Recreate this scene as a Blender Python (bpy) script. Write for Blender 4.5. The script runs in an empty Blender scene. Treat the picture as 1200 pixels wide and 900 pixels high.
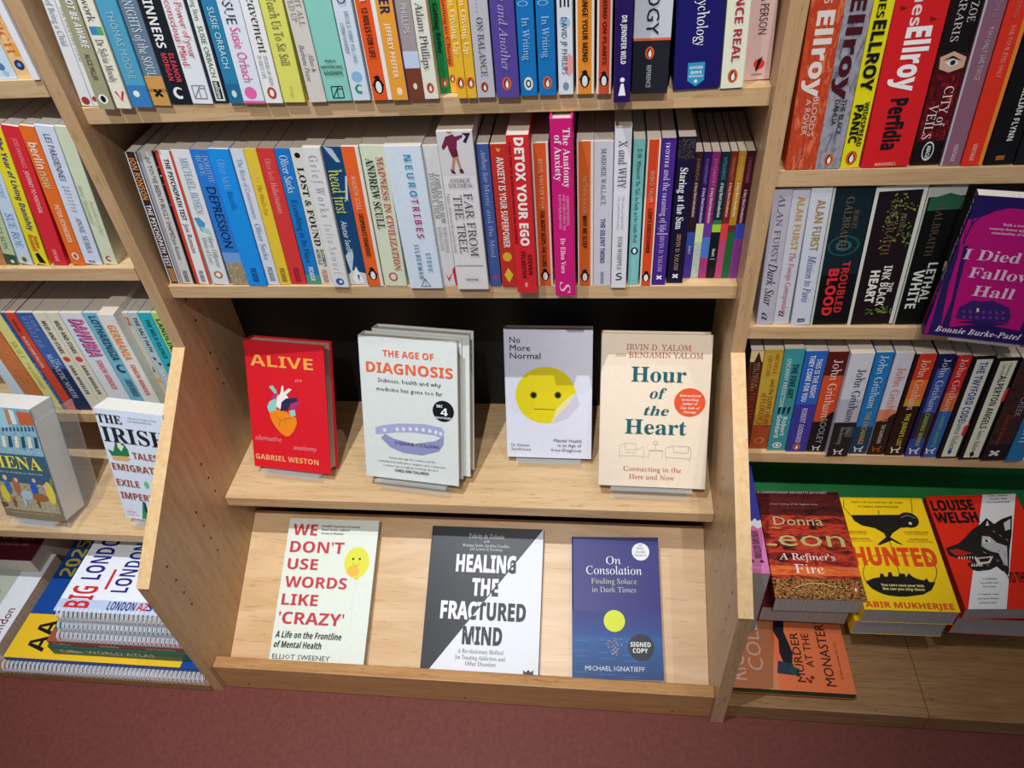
import bpy, bmesh, math, random
from mathutils import Matrix, Vector
random.seed(4)
SC = bpy.context.scene
COL = SC.collection
# ------------------------------------------------------------------ camera
cam_d = bpy.data.cameras.new('camera'); cam = bpy.data.objects.new('camera', cam_d); COL.objects.link(cam)
cam_d.sensor_fit = 'HORIZONTAL'; cam_d.sensor_width = 36.0; cam_d.lens = 880.0 / 1200.0 * 36.0
cam_d.clip_start = 0.02
PITCH, YAW, ROLL = -0.7419, 0.1581, -0.0928
cp, sp, cy, sy = math.cos(PITCH), math.sin(PITCH), math.cos(YAW), math.sin(YAW)
fw = Vector((-sy * cp, cy * cp, sp)); ri = Vector((cy, sy, 0)); upv = ri.cross(fw)
r2 = ri * math.cos(ROLL) + upv * math.sin(ROLL); u2 = upv * math.cos(ROLL) - ri * math.sin(ROLL)
M = Matrix((r2, u2, -fw)).transposed().to_4x4(); M.translation = Vector((0.604, -0.7912, 1.1679))
cam.matrix_world = M
SC.camera = cam
# ------------------------------------------------------------------ world, lamps, exposure
w = bpy.data.worlds.new('shop_ambience'); SC.world = w; w.use_nodes = True
w.node_tree.nodes['Background'].inputs[0].default_value = (0.80, 0.88, 1.0, 1); w.node_tree.nodes['Background'].inputs[1].default_value = 0.25
def spot(name, loc, target, energy, color, size=0.03, cone=80, blend=.5):
    d = bpy.data.lights.new(name, 'SPOT'); d.energy = energy; d.color = color; d.shadow_soft_size = size
    d.spot_size = math.radians(cone); d.spot_blend = blend
    o = bpy.data.objects.new(name, d); COL.objects.link(o); o.location = loc
    o.rotation_euler = (Vector(target) - Vector(loc)).to_track_quat('-Z', 'Y').to_euler(); return o
spot('ceiling_spot_cool', (0.04, -0.66, 3.05), (0.10, -0.05, 0.6), 205, (0.90, 0.96, 1.0), .012, 46, 1.0)
spot('ceiling_spot_warm', (1.25, -0.45, 3.05), (1.0, -0.05, 0.6), 40, (1.0, 0.88, 0.74), .012, 60, .9)
spot('fill_spot_centre', (0.42, -1.75, 3.05), (0.25, 0.0, 0.6), 175, (0.98, 0.96, 0.94), .02, 36, .9)  # unseen lamp placed frontally as fill for the upright spines
spot('added_fill_spot_right', (1.15, -1.70, 3.00), (1.02, 0.0, 0.78), 100, (1.0, 0.93, 0.86), .02, 20, .5)  # added fill for the right rows; narrow cone leaves the low shelves dim
SC.view_settings.view_transform = 'Standard'; SC.view_settings.look = 'None'
SC.view_settings.exposure = 0.0; SC.view_settings.gamma = 1.0; SC.view_settings.use_curve_mapping = False
# ------------------------------------------------------------------ materials
MATS = {}
def lin(c):
    c = c if len(c) == 6 else 'ff00ff'
    v = [int(c[i:i + 2], 16) / 255 for i in (0, 2, 4)]
    return tuple(x / 12.92 if x <= .04045 else ((x + .055) / 1.055) ** 2.4 for x in v)
def cover_mat(hexc, rough=.42):
    k = ('c', hexc, rough)
    if k in MATS: return MATS[k]
    m = bpy.data.materials.new('printed_card_' + hexc); m.use_nodes = True; nt = m.node_tree; b = nt.nodes['Principled BSDF']
    b.inputs['Roughness'].default_value = rough; b.inputs['Specular IOR Level'].default_value = .22
    tc = nt.nodes.new('ShaderNodeTexCoord'); n = nt.nodes.new('ShaderNodeTexNoise'); n.inputs['Scale'].default_value = 90; n.inputs['Detail'].default_value = 3
    nt.links.new(tc.outputs['Object'], n.inputs['Vector'])
    mx = nt.nodes.new('ShaderNodeMix'); mx.data_type = 'RGBA'
    L = lin(hexc); mx.inputs[6].default_value = (*[x * .93 for x in L], 1); mx.inputs[7].default_value = (*[min(1, x * 1.04) for x in L], 1)
    nt.links.new(n.outputs['Fac'], mx.inputs[0]); nt.links.new(mx.outputs[2], b.inputs['Base Color'])
    MATS[k] = m; return m
def ink(hexc):
    if isinstance(hexc, tuple):   # mottled print: noise through a three-colour ramp
        if hexc in MATS: return MATS[hexc]
        _, cols, sx_, sz_ = hexc
        m = ramp_mat('mottled_print', cols[0], cols[-1], (sx_, 1, sz_), .45, 10, .8, 0, None, .22)
        cr = [n for n in m.node_tree.nodes if n.type == 'VALTORGB'][0].color_ramp
        cr.elements[0].position = .36; cr.elements[1].position = .66
        for i, c in enumerate(cols[1:-1]):
            e = cr.elements.new(.36 + .3 * (i + 1) / (len(cols) - 1)); e.color = (*lin(c), 1)
        MATS[hexc] = m; return m
    k = ('i', hexc)
    if k in MATS: return MATS[k]
    m = bpy.data.materials.new('ink_' + hexc); m.use_nodes = True; b = m.node_tree.nodes['Principled BSDF']
    b.inputs['Base Color'].default_value = (*lin(hexc), 1); b.inputs['Roughness'].default_value = .45; b.inputs['Specular IOR Level'].default_value = .3
    MATS[k] = m; return m
def ramp_mat(name, c1, c2, scale, rough, noise_scale=3.0, wave=0, bump=.0, extra=None, spec=.4):
    m = bpy.data.materials.new(name); m.use_nodes = True; nt = m.node_tree; b = nt.nodes['Principled BSDF']
    tc = nt.nodes.new('ShaderNodeTexCoord'); mp = nt.nodes.new('ShaderNodeMapping'); mp.inputs['Scale'].default_value = scale
    nt.links.new(tc.outputs['Object'], mp.inputs['Vector'])
    n = nt.nodes.new('ShaderNodeTexNoise'); n.inputs['Scale'].default_value = noise_scale; n.inputs['Detail'].default_value = 6; n.inputs['Roughness'].default_value = .6
    n.inputs['Distortion'].default_value = wave
    nt.links.new(mp.outputs[0], n.inputs['Vector'])
    cr = nt.nodes.new('ShaderNodeValToRGB'); cr.color_ramp.elements[0].position = .3; cr.color_ramp.elements[1].position = .7
    cr.color_ramp.elements[0].color = (*lin(c1), 1); cr.color_ramp.elements[1].color = (*lin(c2), 1)
    nt.links.new(n.outputs['Fac'], cr.inputs[0])
    out = cr.outputs[0]
    if extra:   # small dark pores / flecks
        n2 = nt.nodes.new('ShaderNodeTexNoise'); n2.inputs['Scale'].default_value = extra[1]; n2.inputs['Detail'].default_value = 2
        mp2 = nt.nodes.new('ShaderNodeMapping'); mp2.inputs['Scale'].default_value = extra[3]
        nt.links.new(tc.outputs['Object'], mp2.inputs['Vector']); nt.links.new(mp2.outputs[0], n2.inputs['Vector'])
        c2r = nt.nodes.new('ShaderNodeValToRGB'); c2r.color_ramp.elements[0].position = extra[2]; c2r.color_ramp.elements[1].position = extra[2] + .08
        nt.links.new(n2.outputs['Fac'], c2r.inputs[0])
        mx = nt.nodes.new('ShaderNodeMix'); mx.data_type = 'RGBA'; mx.inputs[6].default_value = (*lin(extra[0]), 1)
        mth = nt.nodes.new('ShaderNodeMath'); mth.operation = 'MAXIMUM'; mth.inputs[1].default_value = .45
        nt.links.new(c2r.outputs[0], mth.inputs[0]); nt.links.new(mth.outputs[0], mx.inputs[0]); nt.links.new(out, mx.inputs[7]); out = mx.outputs[2]
    nt.links.new(out, b.inputs['Base Color']); b.inputs['Roughness'].default_value = rough; b.inputs['Specular IOR Level'].default_value = spec
    if bump:
        bp = nt.nodes.new('ShaderNodeBump'); bp.inputs['Strength'].default_value = bump; bp.inputs['Distance'].default_value = .001
        nt.links.new(n.outputs['Fac'], bp.inputs['Height']); nt.links.new(bp.outputs[0], b.inputs['Normal'])
    return m
WOOD = ramp_mat('pale_ply_shelf', 'c4a074', 'd8b990', (2, 30, 40), .42, 3, .4, .05, ('a87c4c', 9, .30, (3, 40, 60)))
WOODV = ramp_mat('pale_ply_panel', 'b99269', 'cba980', (30, 26, 2), .38, 3, .5, .05, ('96703f', 9, .30, (40, 40, 4)))
WOODE = ramp_mat('worn_wooden_edge', 'd0a874', 'dfbd8c', (30, 30, 4), .5, 4, .3, .04, ('b48e5c', 20, .27, (6, 6, 2)))
WOODB = ramp_mat('warm_oak_lip', 'a8794c', 'c4935f', (3, 40, 40), .4, 3, .6, .08, ('7c5432', 9, .30, (4, 60, 60)))
WOODP = ramp_mat('birch_display_board', 'cda474', 'e2c096', (2, 12, 12), .32, 3, .8, .03, ('b88e5c', 8, .28, (3, 30, 30)))
WOODD = ramp_mat('shade_brown_base_board', '86633f', 'a27c52', (3, 40, 40), .45, 3, .6, .08, ('5c4028', 9, .30, (4, 60, 60)))  # brown darkened to stand in for shade on the low base boards
DARKB = ramp_mat('black_back_board', '0c1214', '141c20', (4, 4, 4), .45, 4)
GREENB = ramp_mat('green_painted_board', '2c8048', '3a9858', (5, 5, 5), .25, 4)
FLOORM = ramp_mat('red_brown_linoleum', '66302a', '763c33', (1, 1, 1), .5, 110, .4, .02, ('5c2e2e', 160, .33, (1, 1.6, 1)), .35)
PAINT = ramp_mat('grey_painted_wall', '8a8a88', '94948f', (1, 1, 1), .8, 5)
def pages_mat(name, c1, c2):
    m = bpy.data.materials.new(name); m.use_nodes = True; nt = m.node_tree; b = nt.nodes['Principled BSDF']
    tc = nt.nodes.new('ShaderNodeTexCoord'); mp = nt.nodes.new('ShaderNodeMapping'); mp.inputs['Scale'].default_value = (1, 1, 1)
    sx = nt.nodes.new('ShaderNodeSeparateXYZ'); nt.links.new(tc.outputs['Generated'], sx.inputs[0])
    n = nt.nodes.new('ShaderNodeTexNoise'); n.noise_dimensions = '1D'; n.inputs['Scale'].default_value = 46; n.inputs['Detail'].default_value = 2
    nt.links.new(sx.outputs[0], n.inputs['W'])
    mx = nt.nodes.new('ShaderNodeMix'); mx.data_type = 'RGBA'; mx.inputs[6].default_value = (*lin(c1), 1); mx.inputs[7].default_value = (*lin(c2), 1)
    nt.links.new(n.outputs['Fac'], mx.inputs[0]); nt.links.new(mx.outputs[2], b.inputs['Base Color']); b.inputs['Roughness'].default_value = .9; b.inputs['Specular IOR Level'].default_value = .1
    return m
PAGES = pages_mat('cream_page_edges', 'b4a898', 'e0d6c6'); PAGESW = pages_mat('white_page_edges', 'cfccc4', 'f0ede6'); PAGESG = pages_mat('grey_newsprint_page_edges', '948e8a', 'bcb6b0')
def acrylic():
    m = bpy.data.materials.new('clear_acrylic'); m.use_nodes = True; b = m.node_tree.nodes['Principled BSDF']
    b.inputs['Base Color'].default_value = (.86, .89, .88, 1); b.inputs['Roughness'].default_value = .08; b.inputs['Alpha'].default_value = .14; b.inputs['Specular IOR Level'].default_value = .8
    return m
ACRYL = acrylic()
METAL = bpy.data.materials.new('white_coated_wire'); METAL.use_nodes = True
METAL.node_tree.nodes['Principled BSDF'].inputs['Base Color'].default_value = (.80, .84, .92, 1); METAL.node_tree.nodes['Principled BSDF'].inputs['Roughness'].default_value = .25
HOLE = ink('1c120c')
# ------------------------------------------------------------------ helpers
def link(name, me, mats, parent=None, matrix=None, **props):
    o = bpy.data.objects.new(name, me); COL.objects.link(o)
    if not me.materials:
        for m in (mats if isinstance(mats, (list, tuple)) else [mats]): me.materials.append(m)
    if parent: o.parent = parent
    if matrix is not None: o.matrix_world = matrix
    for k, v in props.items(): o[k] = v
    return o
def empty(name, label, cat, matrix=None, group=None):
    o = bpy.data.objects.new(name, None); COL.objects.link(o); o.empty_display_size = .02
    if matrix is not None: o.matrix_world = matrix
    o['label'] = label; o['category'] = cat
    if group: o['group'] = group
    return o
def mesh(name, verts, faces, mi=None):
    me = bpy.data.meshes.new(name); me.from_pydata(verts, [], faces); me.update()
    if mi:
        me.polygons.foreach_set('material_index', mi)
    return me
def box_vf(x0, y0, z0, x1, y1, z1, V, Fc):
    b = len(V); V += [(x0, y0, z0), (x1, y0, z0), (x1, y1, z0), (x0, y1, z0), (x0, y0, z1), (x1, y0, z1), (x1, y1, z1), (x0, y1, z1)]
    Fc += [(b, b + 3, b + 2, b + 1), (b + 4, b + 5, b + 6, b + 7), (b, b + 1, b + 5, b + 4), (b + 1, b + 2, b + 6, b + 5), (b + 2, b + 3, b + 7, b + 6), (b + 3, b, b + 4, b + 7)]
def boxes(name, L, mat, parent=None, matrix=None, bevel=0, **props):
    V, Fc = [], []
    for a in L: box_vf(*a, V, Fc)
    me = mesh(name, V, Fc)
    if bevel:
        bm = bmesh.new(); bm.from_mesh(me); bmesh.ops.bevel(bm, geom=bm.edges[:], offset=bevel, segments=2, affect='EDGES', profile=.6); bm.to_mesh(me); bm.free()
    return link(name, me, mat, parent, matrix, **props)
def prism(name, poly, ax, a, b, mat, parent=None, bevel=0, **props):
    # poly in the two other axes (for ax='x': (y,z)) extruded a..b
    n = len(poly); f = {'x': lambda p, t: (t, p[0], p[1]), 'y': lambda p, t: (p[0], t, p[1])}[ax]
    V = [f(p, a) for p in poly] + [f(p, b) for p in poly]
    Fc = [tuple(range(n)), tuple(range(2 * n - 1, n - 1, -1))] + [(i, i + n, (i + 1) % n + n, (i + 1) % n) for i in range(n)]
    me = mesh(name, V, Fc); bm = bmesh.new(); bm.from_mesh(me); bmesh.ops.recalc_face_normals(bm, faces=bm.faces[:])
    if bevel: bmesh.ops.bevel(bm, geom=bm.edges[:], offset=bevel, segments=2, affect='EDGES', profile=.6)
    bm.to_mesh(me); bm.free()
    return link(name, me, mat, parent, **props)
# ------------------------------------------------------------------ lettering
HEAVY = {'Z': ('S', .022)}
FONT = {'S': (0x1d5d4, 0x1d5ee, 0x1d7ec), 'R': (0x1d400, 0x1d41a, 0x1d7ce), 'i': (0x1d434, 0x1d44e, 0)}
SHEAR = {'u': ('i', -.27), 'h': ('i', .12), 'O': ('S', .2), 'I': ('R', .24), 'n': ('s', 0), 'm': ('s', 0)}   # slanted or straightened cuts of the same faces
def mapped(t, f):
    if f not in FONT: return t
    U, Lo, D = FONT[f]; r = ''
    for ch in t:
        if 'A' <= ch <= 'Z': r += chr(U + ord(ch) - 65)
        elif 'a' <= ch <= 'z':
            c = Lo + ord(ch) - 97; r += chr(0x210e if c == 0x1d455 else c)
        elif D and ch.isdigit(): r += chr(D + ord(ch) - 48)
        else: r += ch
    return r
TXT = {}
def build_text(pairs):
    """convert all strings of one style at once (one line per string), then cut the result up by line"""
    by = {}
    for t, f in pairs:
        f = SHEAR.get(f, (f, 0))[0]
        if t: by.setdefault((f, 2 if len(t) < 14 else 1), []).append(t)
    for (f, res), L in by.items():
        L = list(dict.fromkeys(L))
        c = bpy.data.curves.new('lettering', 'FONT'); c.size = 1; c.resolution_u = res; c.space_line = 4; c.offset = HEAVY[f][1] if f in HEAVY else 0
        c.body = '\n'.join(mapped(t, HEAVY[f][0] if f in HEAVY else f) for t in L)
        o = bpy.data.objects.new('lettering', c); me = bpy.data.meshes.new_from_object(o)
        probe = c.space_line
        vs = [(v.co.x, v.co.y) for v in me.vertices]
        G = [([], [], {}) for _ in L]
        for p in me.polygons:
            cyy = vs[p.vertices[0]][1]; i = min(len(L) - 1, max(0, int(math.floor(-cyy / 4 + .35))))
            V, P, mp = G[i]; q = []
            for k in p.vertices:
                if k not in mp: mp[k] = len(V); V.append((vs[k][0], vs[k][1] + 4 * i))
                q.append(mp[k])
            P.append(tuple(q))
        for t, (V, P, mp) in zip(L, G):
            TXT[(t, f)] = (V, P)
        bpy.data.objects.remove(o); bpy.data.curves.remove(c); bpy.data.meshes.remove(me)
CUT = {}
def text_geo(t, f):
    if (t, f) in CUT: return CUT[(t, f)]
    g, sh = SHEAR.get(f, (f, 0))
    if (t, g) not in TXT: build_text([(t, g)])
    V, P = TXT[(t, g)]; V = [(x + y * sh, y) for x, y in V]
    if V:
        x0 = min(v[0] for v in V); x1 = max(v[0] for v in V); V = [((x - x0) / max(1e-6, x1 - x0), y) for x, y in V]
    CUT[(t, f)] = (V, P); return CUT[(t, f)]
CAPH = {}
def cap_h(f):
    if f not in CAPH:
        V, _ = text_geo('H', f); CAPH[f] = max(v[1] for v in V)
    return CAPH[f]
def ell(x, z, rx, rz, n=24, a0=0, a1=2 * math.pi):
    return [(x + rx * math.cos(a0 + (a1 - a0) * i / n), z + rz * math.sin(a0 + (a1 - a0) * i / n)) for i in range(n)]
def stroke(pts, wd):
    out = []
    for (x0, z0), (x1, z1) in zip(pts, pts[1:]):
        L = math.hypot(x1 - x0, z1 - z0) or 1; nx, nz = -(z1 - z0) / L * wd / 2, (x1 - x0) / L * wd / 2
        out.append([(x0 + nx, z0 + nz), (x0 - nx, z0 - nz), (x1 - nx, z1 - nz), (x1 + nx, z1 + nz)])
    return out
def glyph(kind, c, x, z, r):
    """publisher marks: (colour, polygon) lists in millimetres"""
    o = []
    if kind == 'PEN':
        o += [(c, ell(x, z, r, r * 1.42)), ('1a1414', ell(x, z - r * .1, r * .58, r * .95)), ('f6f2ea', ell(x + r * .05, z - r * .2, r * .36, r * .72)), ('1a1414', ell(x, z + r * .75, r * .3, r * .3, 12)), ('f6f2ea', ell(x + r * .12, z + r * .62, r * .14, r * .14, 8))]
    elif kind == 'PB':
        o += [('141416', ell(x, z, r * .95, r * 1.5)), ('141416', [(x - r * 1.15, z + r * .3), (x - r * .5, z + r * .9), (x - r * .6, z - r * .9)]), ('141416', [(x + r * 1.15, z + r * .3), (x + r * .5, z + r * .9), (x + r * .6, z - r * .9)]), ('f2eee6', ell(x, z - r * .15, r * .55, r * 1.1)), ('141416', ell(x, z + r * 1.55, r * .5, r * .5, 12)), ('141416', [(x - r * .9, z + r * 1.75), (x - r * .3, z + r * 1.5), (x - r * .3, z + r * 1.8)]), ('c89020', ell(x - r * .3, z - r * 1.55, r * .25, r * .12, 8)), ('c89020', ell(x + r * .3, z - r * 1.55, r * .25, r * .12, 8))]
    elif kind == 'X':
        p = []
        for i in range(16):
            rr = r if i % 4 == 2 else (r * .75 if i % 2 else r * .3); a = math.pi * 2 * i / 16; p.append((x + rr * 1.1 * math.cos(a), z + rr * math.sin(a)))
        o.append((c, p))
    elif kind == 'C':
        A = ell(x, z, r, r * 1.05, 14, .7, 2 * math.pi - .6); B = ell(x + r * .18, z + r * .1, r * .62, r * .62, 14, .7, 2 * math.pi - .6)
        for i in range(13): o.append((c, [A[i], A[i + 1], B[i + 1], B[i]]))
    elif kind == 'BOX':
        for q in stroke([(x - r, z - r), (x - r, z + r), (x + r, z + r), (x + r, z - r), (x - r, z - r)], r * .18) + stroke([(x - r, z - r), (x + r * .3, z + r)], r * .15) + stroke([(x, z - r), (x, z + r * .6), (x + r, z + r * .6)], r * .15): o.append((c, q))
    elif kind == 'RING':
        for q in stroke(ell(x, z, r, r * 1.2, 18) + [(x + r, z)], r * .4): o.append((c, q))
    elif kind == 'TRI':
        for q in stroke([(x - r, z - r), (x, z + r), (x + r, z - r), (x - r, z - r)], r * .2) + stroke([(x, z + r), (x, z - r)], r * .15): o.append((c, q))
    elif kind == 'S2':
        for q in stroke([(x + r * .7, z + r), (x - r * .5, z + r * .8), (x - r * .5, z + r * .2), (x + r * .6, z - r * .1), (x + r * .5, z - r * .9), (x - r * .8, z - r)], r * .4): o.append((c, q))
    elif kind == 'HH':
        for q in stroke([(x - r, z + r * .9), (x - r * .5, z - r * .9), (x - r * .9, z - r)], r * .32) + stroke([(x + r, z + r), (x + r * .4, z - r * .8), (x + r, z - r)], r * .32) + stroke([(x - r * .6, z), (x + r * .6, z + r * .2)], r * .3): o.append((c, q))
    return o
def canvas(parent, elems, names=('cover_artwork', 'cover_lettering'), clipbox=None):
    """flat print: shapes then lettering, in the parent's local XZ plane facing -Y, millimetres"""
    art, let = [], []
    for e in elems:
        k = e[0]
        if k == 't': let.append(e)
        elif k == 'r': art.append((e[1], [(e[2], e[3]), (e[4], e[3]), (e[4], e[5]), (e[2], e[5])]))
        elif k == 'e': art.append((e[1], ell(e[2], e[3], e[4], e[5])))
        elif k == 'p': art.append((e[1], [tuple(p) for p in e[2]]))
        elif k == 'l': art += [(e[1], q) for q in stroke(e[3], e[2])]
        elif k == 'm': art.append((('m', tuple(e[1]), e[2], e[3]), [(e[4], e[5]), (e[6], e[5]), (e[6], e[7]), (e[4], e[7])]))
        elif k == 'g': art += glyph(e[1], e[2], e[3], e[4], e[5])
        elif k in 'kv':
            x0, z0, x1, z1 = e[2:6]; A = abs((x1 - x0) * (z1 - z0)); n = int(min(260, A * (.5 if x1 - x0 < 22 and A < 800 else .03))) if k == 'k' else int(min(90, A / 9))
            for _ in range(n):
                x = random.uniform(x0, x1); z = random.uniform(z0, z1); s = random.uniform(.2, .45) if k == 'k' else random.uniform(1.2, 2.6); a = random.uniform(0, 6.28)
                c = e[1] if k == 'k' or random.random() < .6 else '8aa04a'
                art.append((c, [(x + s * math.cos(a), z + s * math.sin(a)), (x - s * .5 * math.sin(a), z + s * .5 * math.cos(a)), (x - s * math.cos(a), z - s * math.sin(a)), (x + s * .5 * math.sin(a), z - s * .5 * math.cos(a))]))
    if art:
        V, Fc, MI, mats, idx = [], [], [], [], {}
        y = -.00012; step = min(.00003, .0008 / len(art))
        for c, P in art:
            if clipbox:
                P = [(min(max(px, 0.), clipbox[0]), min(max(pz, 0.), clipbox[1])) for px, pz in P]
            if c not in idx: idx[c] = len(mats); mats.append(ink(c))
            b = len(V); V += [(px / 1000, y, pz / 1000) for px, pz in P]; y -= step
            ar = sum(P[i][0] * P[(i + 1) % len(P)][1] - P[(i + 1) % len(P)][0] * P[i][1] for i in range(len(P)))
            r = range(b, b + len(P)); Fc.append(tuple(r) if ar > 0 else tuple(reversed(r))); MI.append(idx[c])
        link(names[0], mesh(names[0], V, Fc, MI), mats, parent)
    if let:
        V, Fc, MI, mats, idx = [], [], [], [], {}
        y = -.0011 if len(art) > 3 else -.0004
        for e in let:
            _, t, f, c, x, z, L, cap, ang = e[:9]
            TV, TP = text_geo(t, f)
            if not TV: continue
            s = cap / cap_h(f); ca, sa = math.cos(math.radians(ang)), math.sin(math.radians(ang))
            pts = [(x + px * L * ca - py * s * sa, z + px * L * sa + py * s * ca) for px, py in TV]; P = TP
            if clipbox: pts = [(min(max(px, .2), clipbox[0] - .2), min(max(pz, .2), clipbox[1] - .2)) for px, pz in pts]
            if len(e) > 9:
                cx, cz, nx, nz = e[9]; bm = bmesh.new(); vs = [bm.verts.new((px, 0, pz)) for px, pz in pts]
                for p in P:
                    try: bm.faces.new([vs[i] for i in p])
                    except ValueError: pass
                bmesh.ops.bisect_plane(bm, geom=bm.verts[:] + bm.edges[:] + bm.faces[:], plane_co=(cx, 0, cz), plane_no=(nx, 0, nz), clear_inner=True)
                bm.verts.ensure_lookup_table(); bm.verts.index_update(); pts = [(v.co.x, v.co.z) for v in bm.verts]; P = [tuple(v.index for v in q.verts) for q in bm.faces]; bm.free()
            if c not in idx: idx[c] = len(mats); mats.append(ink(c))
            b = len(V); V += [(px / 1000, y, pz / 1000) for px, pz in pts]; Fc += [tuple(b + i for i in p) for p in P]; MI += [idx[c]] * len(P); y -= .00003
        if Fc: link(names[1], mesh(names[1], V, Fc, MI), mats, parent)
# ------------------------------------------------------------------ books
def cover_mesh(t, h, d, kind, face):
    """spine toward -Y (thickness along X) or, for face, turned so the front cover looks toward -Y and the spine sits at X=0"""
    b = .0004 if kind == 'pb' else .0024; s = .0005 if kind == 'pb' else .002; ch = min(.0008 if kind == 'pb' else .0022, t * .3)
    # U-shaped outline in XY with softened spine corners
    out = [(0, d), (0, ch), (ch * .3, ch * .3), (ch, 0), (t - ch, 0), (t - ch * .3, ch * .3), (t, ch), (t, d), (t - b, d), (t - b, s + .0002), (b, s + .0002), (b, d)]
    if face: out = [(y, t - x) for x, y in out]
    n = len(out); V = [(x, y, 0) for x, y in out] + [(x, y, h) for x, y in out]
    Fc = [(i, i + n, (i + 1) % n + n, (i + 1) % n) for i in range(n)]
    for q in ((0, 1, 10, 11), (1, 2, 3, 10), (3, 4, 9, 10), (4, 5, 6, 9), (6, 7, 8, 9)): Fc.append(q); Fc.append(tuple(i + n for i in reversed(q)))
    me = mesh('cover', V, Fc); bm = bmesh.new(); bm.from_mesh(me); bmesh.ops.recalc_face_normals(bm, faces=bm.faces[:]); bm.to_mesh(me); bm.free()
    return me
def pages_mesh(t, h, d, kind, face):
    b = .0005 if kind == 'pb' else .0026; s = .0008 if kind == 'pb' else .003; z = .0004 if kind == 'pb' else .0032; e = .0012 if kind == 'pb' else .004
    x0, x1, y0, y1 = b, t - b, s, d - e
    if kind == 'hb': P = [(x0, y0), (x1, y0), (x1, y1), ((x0 + x1) / 2, y1 - min(.004, t * .12)), (x0, y1)]
    else: P = [(x0, y0), (x1, y0), (x1, y1), (x0, y1)]
    if face: P = [(y, t - x) for x, y in P]
    n = len(P); V = [(x, y, z) for x, y in P] + [(x, y, h - z) for x, y in P]
    Fc = [tuple(range(n)), tuple(range(n, 2 * n))] + [(i, i + n, (i + 1) % n + n, (i + 1) % n) for i in range(n)]
    me = mesh('pages', V, Fc); bm = bmesh.new(); bm.from_mesh(me); bmesh.ops.recalc_face_normals(bm, faces=bm.faces[:]); bm.to_mesh(me); bm.free()
    return me
def rotm(P, ex, ez):
    ex = Vector(ex).normalized(); ez = Vector(ez).normalized(); ey = ez.cross(ex)
    m = Matrix((ex, ey, ez)).transposed().to_4x4(); m.translation = Vector(P); return m
def spine_book(rec, group, pages=None):
    x, y, z, t, h, d, lean, col, label, elems = rec
    t, h, d = t / 1000, h / 1000, d / 1000; a = math.radians(lean)
    m = rotm((x / 1000, y / 1000, z / 1000), (math.cos(a), 0, -math.sin(a)), (math.sin(a), 0, math.cos(a)))
    root = empty('book', label, 'book', m, group)
    kind = 'hb' if 'hardback' in label else 'pb'
    link('cover', cover_mesh(t, h, d, kind, False), cover_mat(col), root)
    link('pages', pages_mesh(t, h, d, kind, False), pages or PAGES, root)
    canvas(root, elems, ('spine_print', 'spine_lettering'), (t * 1000, h * 1000))
    return root
def wire_binding(parent, h, t):
    """row of wire loops along the bound edge (local X=0), running up local Z"""
    V, Fc = [], []; pitch = .0078; n = int(h / pitch); R_ = t * .46 + .0015; rw = .0012
    for k in range(n):
        for dz in (-.0012, .0012):
            z = (k + .5) * pitch + dz
            b = len(V); N = 10; M_ = 4
            for i in range(N):
                a = 2 * math.pi * i / N
                cx, cy = .003 + R_ * .8 * math.cos(a) , t / 2 + R_ * math.sin(a)
                for j in range(M_):
                    p = math.pi / 4 + 2 * math.pi * j / M_; rr = rw * math.cos(p)
                    V.append((cx + rr * math.cos(a), cy + rr * math.sin(a), z + rw * .6 * math.sin(p)))
            for i in range(N):
                for j in range(M_): Fc.append((b + i * M_ + j, b + ((i + 1) % N) * M_ + j, b + ((i + 1) % N) * M_ + (j + 1) % M_, b + i * M_ + (j + 1) % M_))
    me = mesh('wire_binding', V, Fc); link('wire_binding', me, METAL, parent, kind='stuff')
def face_book(rec):
    key, P, ex, ez, wd, h, t, kind, col, label, group, elems, sp = rec
    m = rotm([v / 1000 for v in P], ex, ez); wd, h, t = wd / 1000, h / 1000, t / 1000
    cat = 'atlas' if ('atlas' in label) else 'book'
    root = empty('atlas' if cat == 'atlas' else 'book', label, cat, m, group or None)
    if kind == 'sp':
        boxes('cover', [(.009, 0, 0, wd, .0008, h), (.009, t - .0008, 0, wd, t, h)], cover_mat(col), root)
        boxes('pages', [(.010, .0009, .001, wd - .001, t - .0009, h - .001)], PAGESW, root)
        wire_binding(root, h, t)
    else:
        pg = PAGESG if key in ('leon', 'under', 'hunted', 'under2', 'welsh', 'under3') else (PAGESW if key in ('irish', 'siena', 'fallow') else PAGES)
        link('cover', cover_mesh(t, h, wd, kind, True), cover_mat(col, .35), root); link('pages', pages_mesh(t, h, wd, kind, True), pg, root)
        if sp:   # print on the spine (X=0 face): a helper frame turned a quarter
            V = bpy.data.objects.new('spine', None); COL.objects.link(V); bpy.data.objects.remove(V)
            side_canvas(root, sp, t)
    canvas(root, elems, clipbox=(wd * 1000, h * 1000))
    return root, m, wd, h, t
def side_canvas(root, elems, t):
    n0 = len(root.children)
    before = set(o.name for o in bpy.data.objects)
    canvas(root, elems, ('spine_print', 'spine_lettering'))
    for o in [o for o in bpy.data.objects if o.name not in before]:
        for v in o.data.vertices:
            X, Y, Z = v.co; v.co = (Y, t - X, Z)   # spine coordinates -> face-out coordinates

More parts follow.
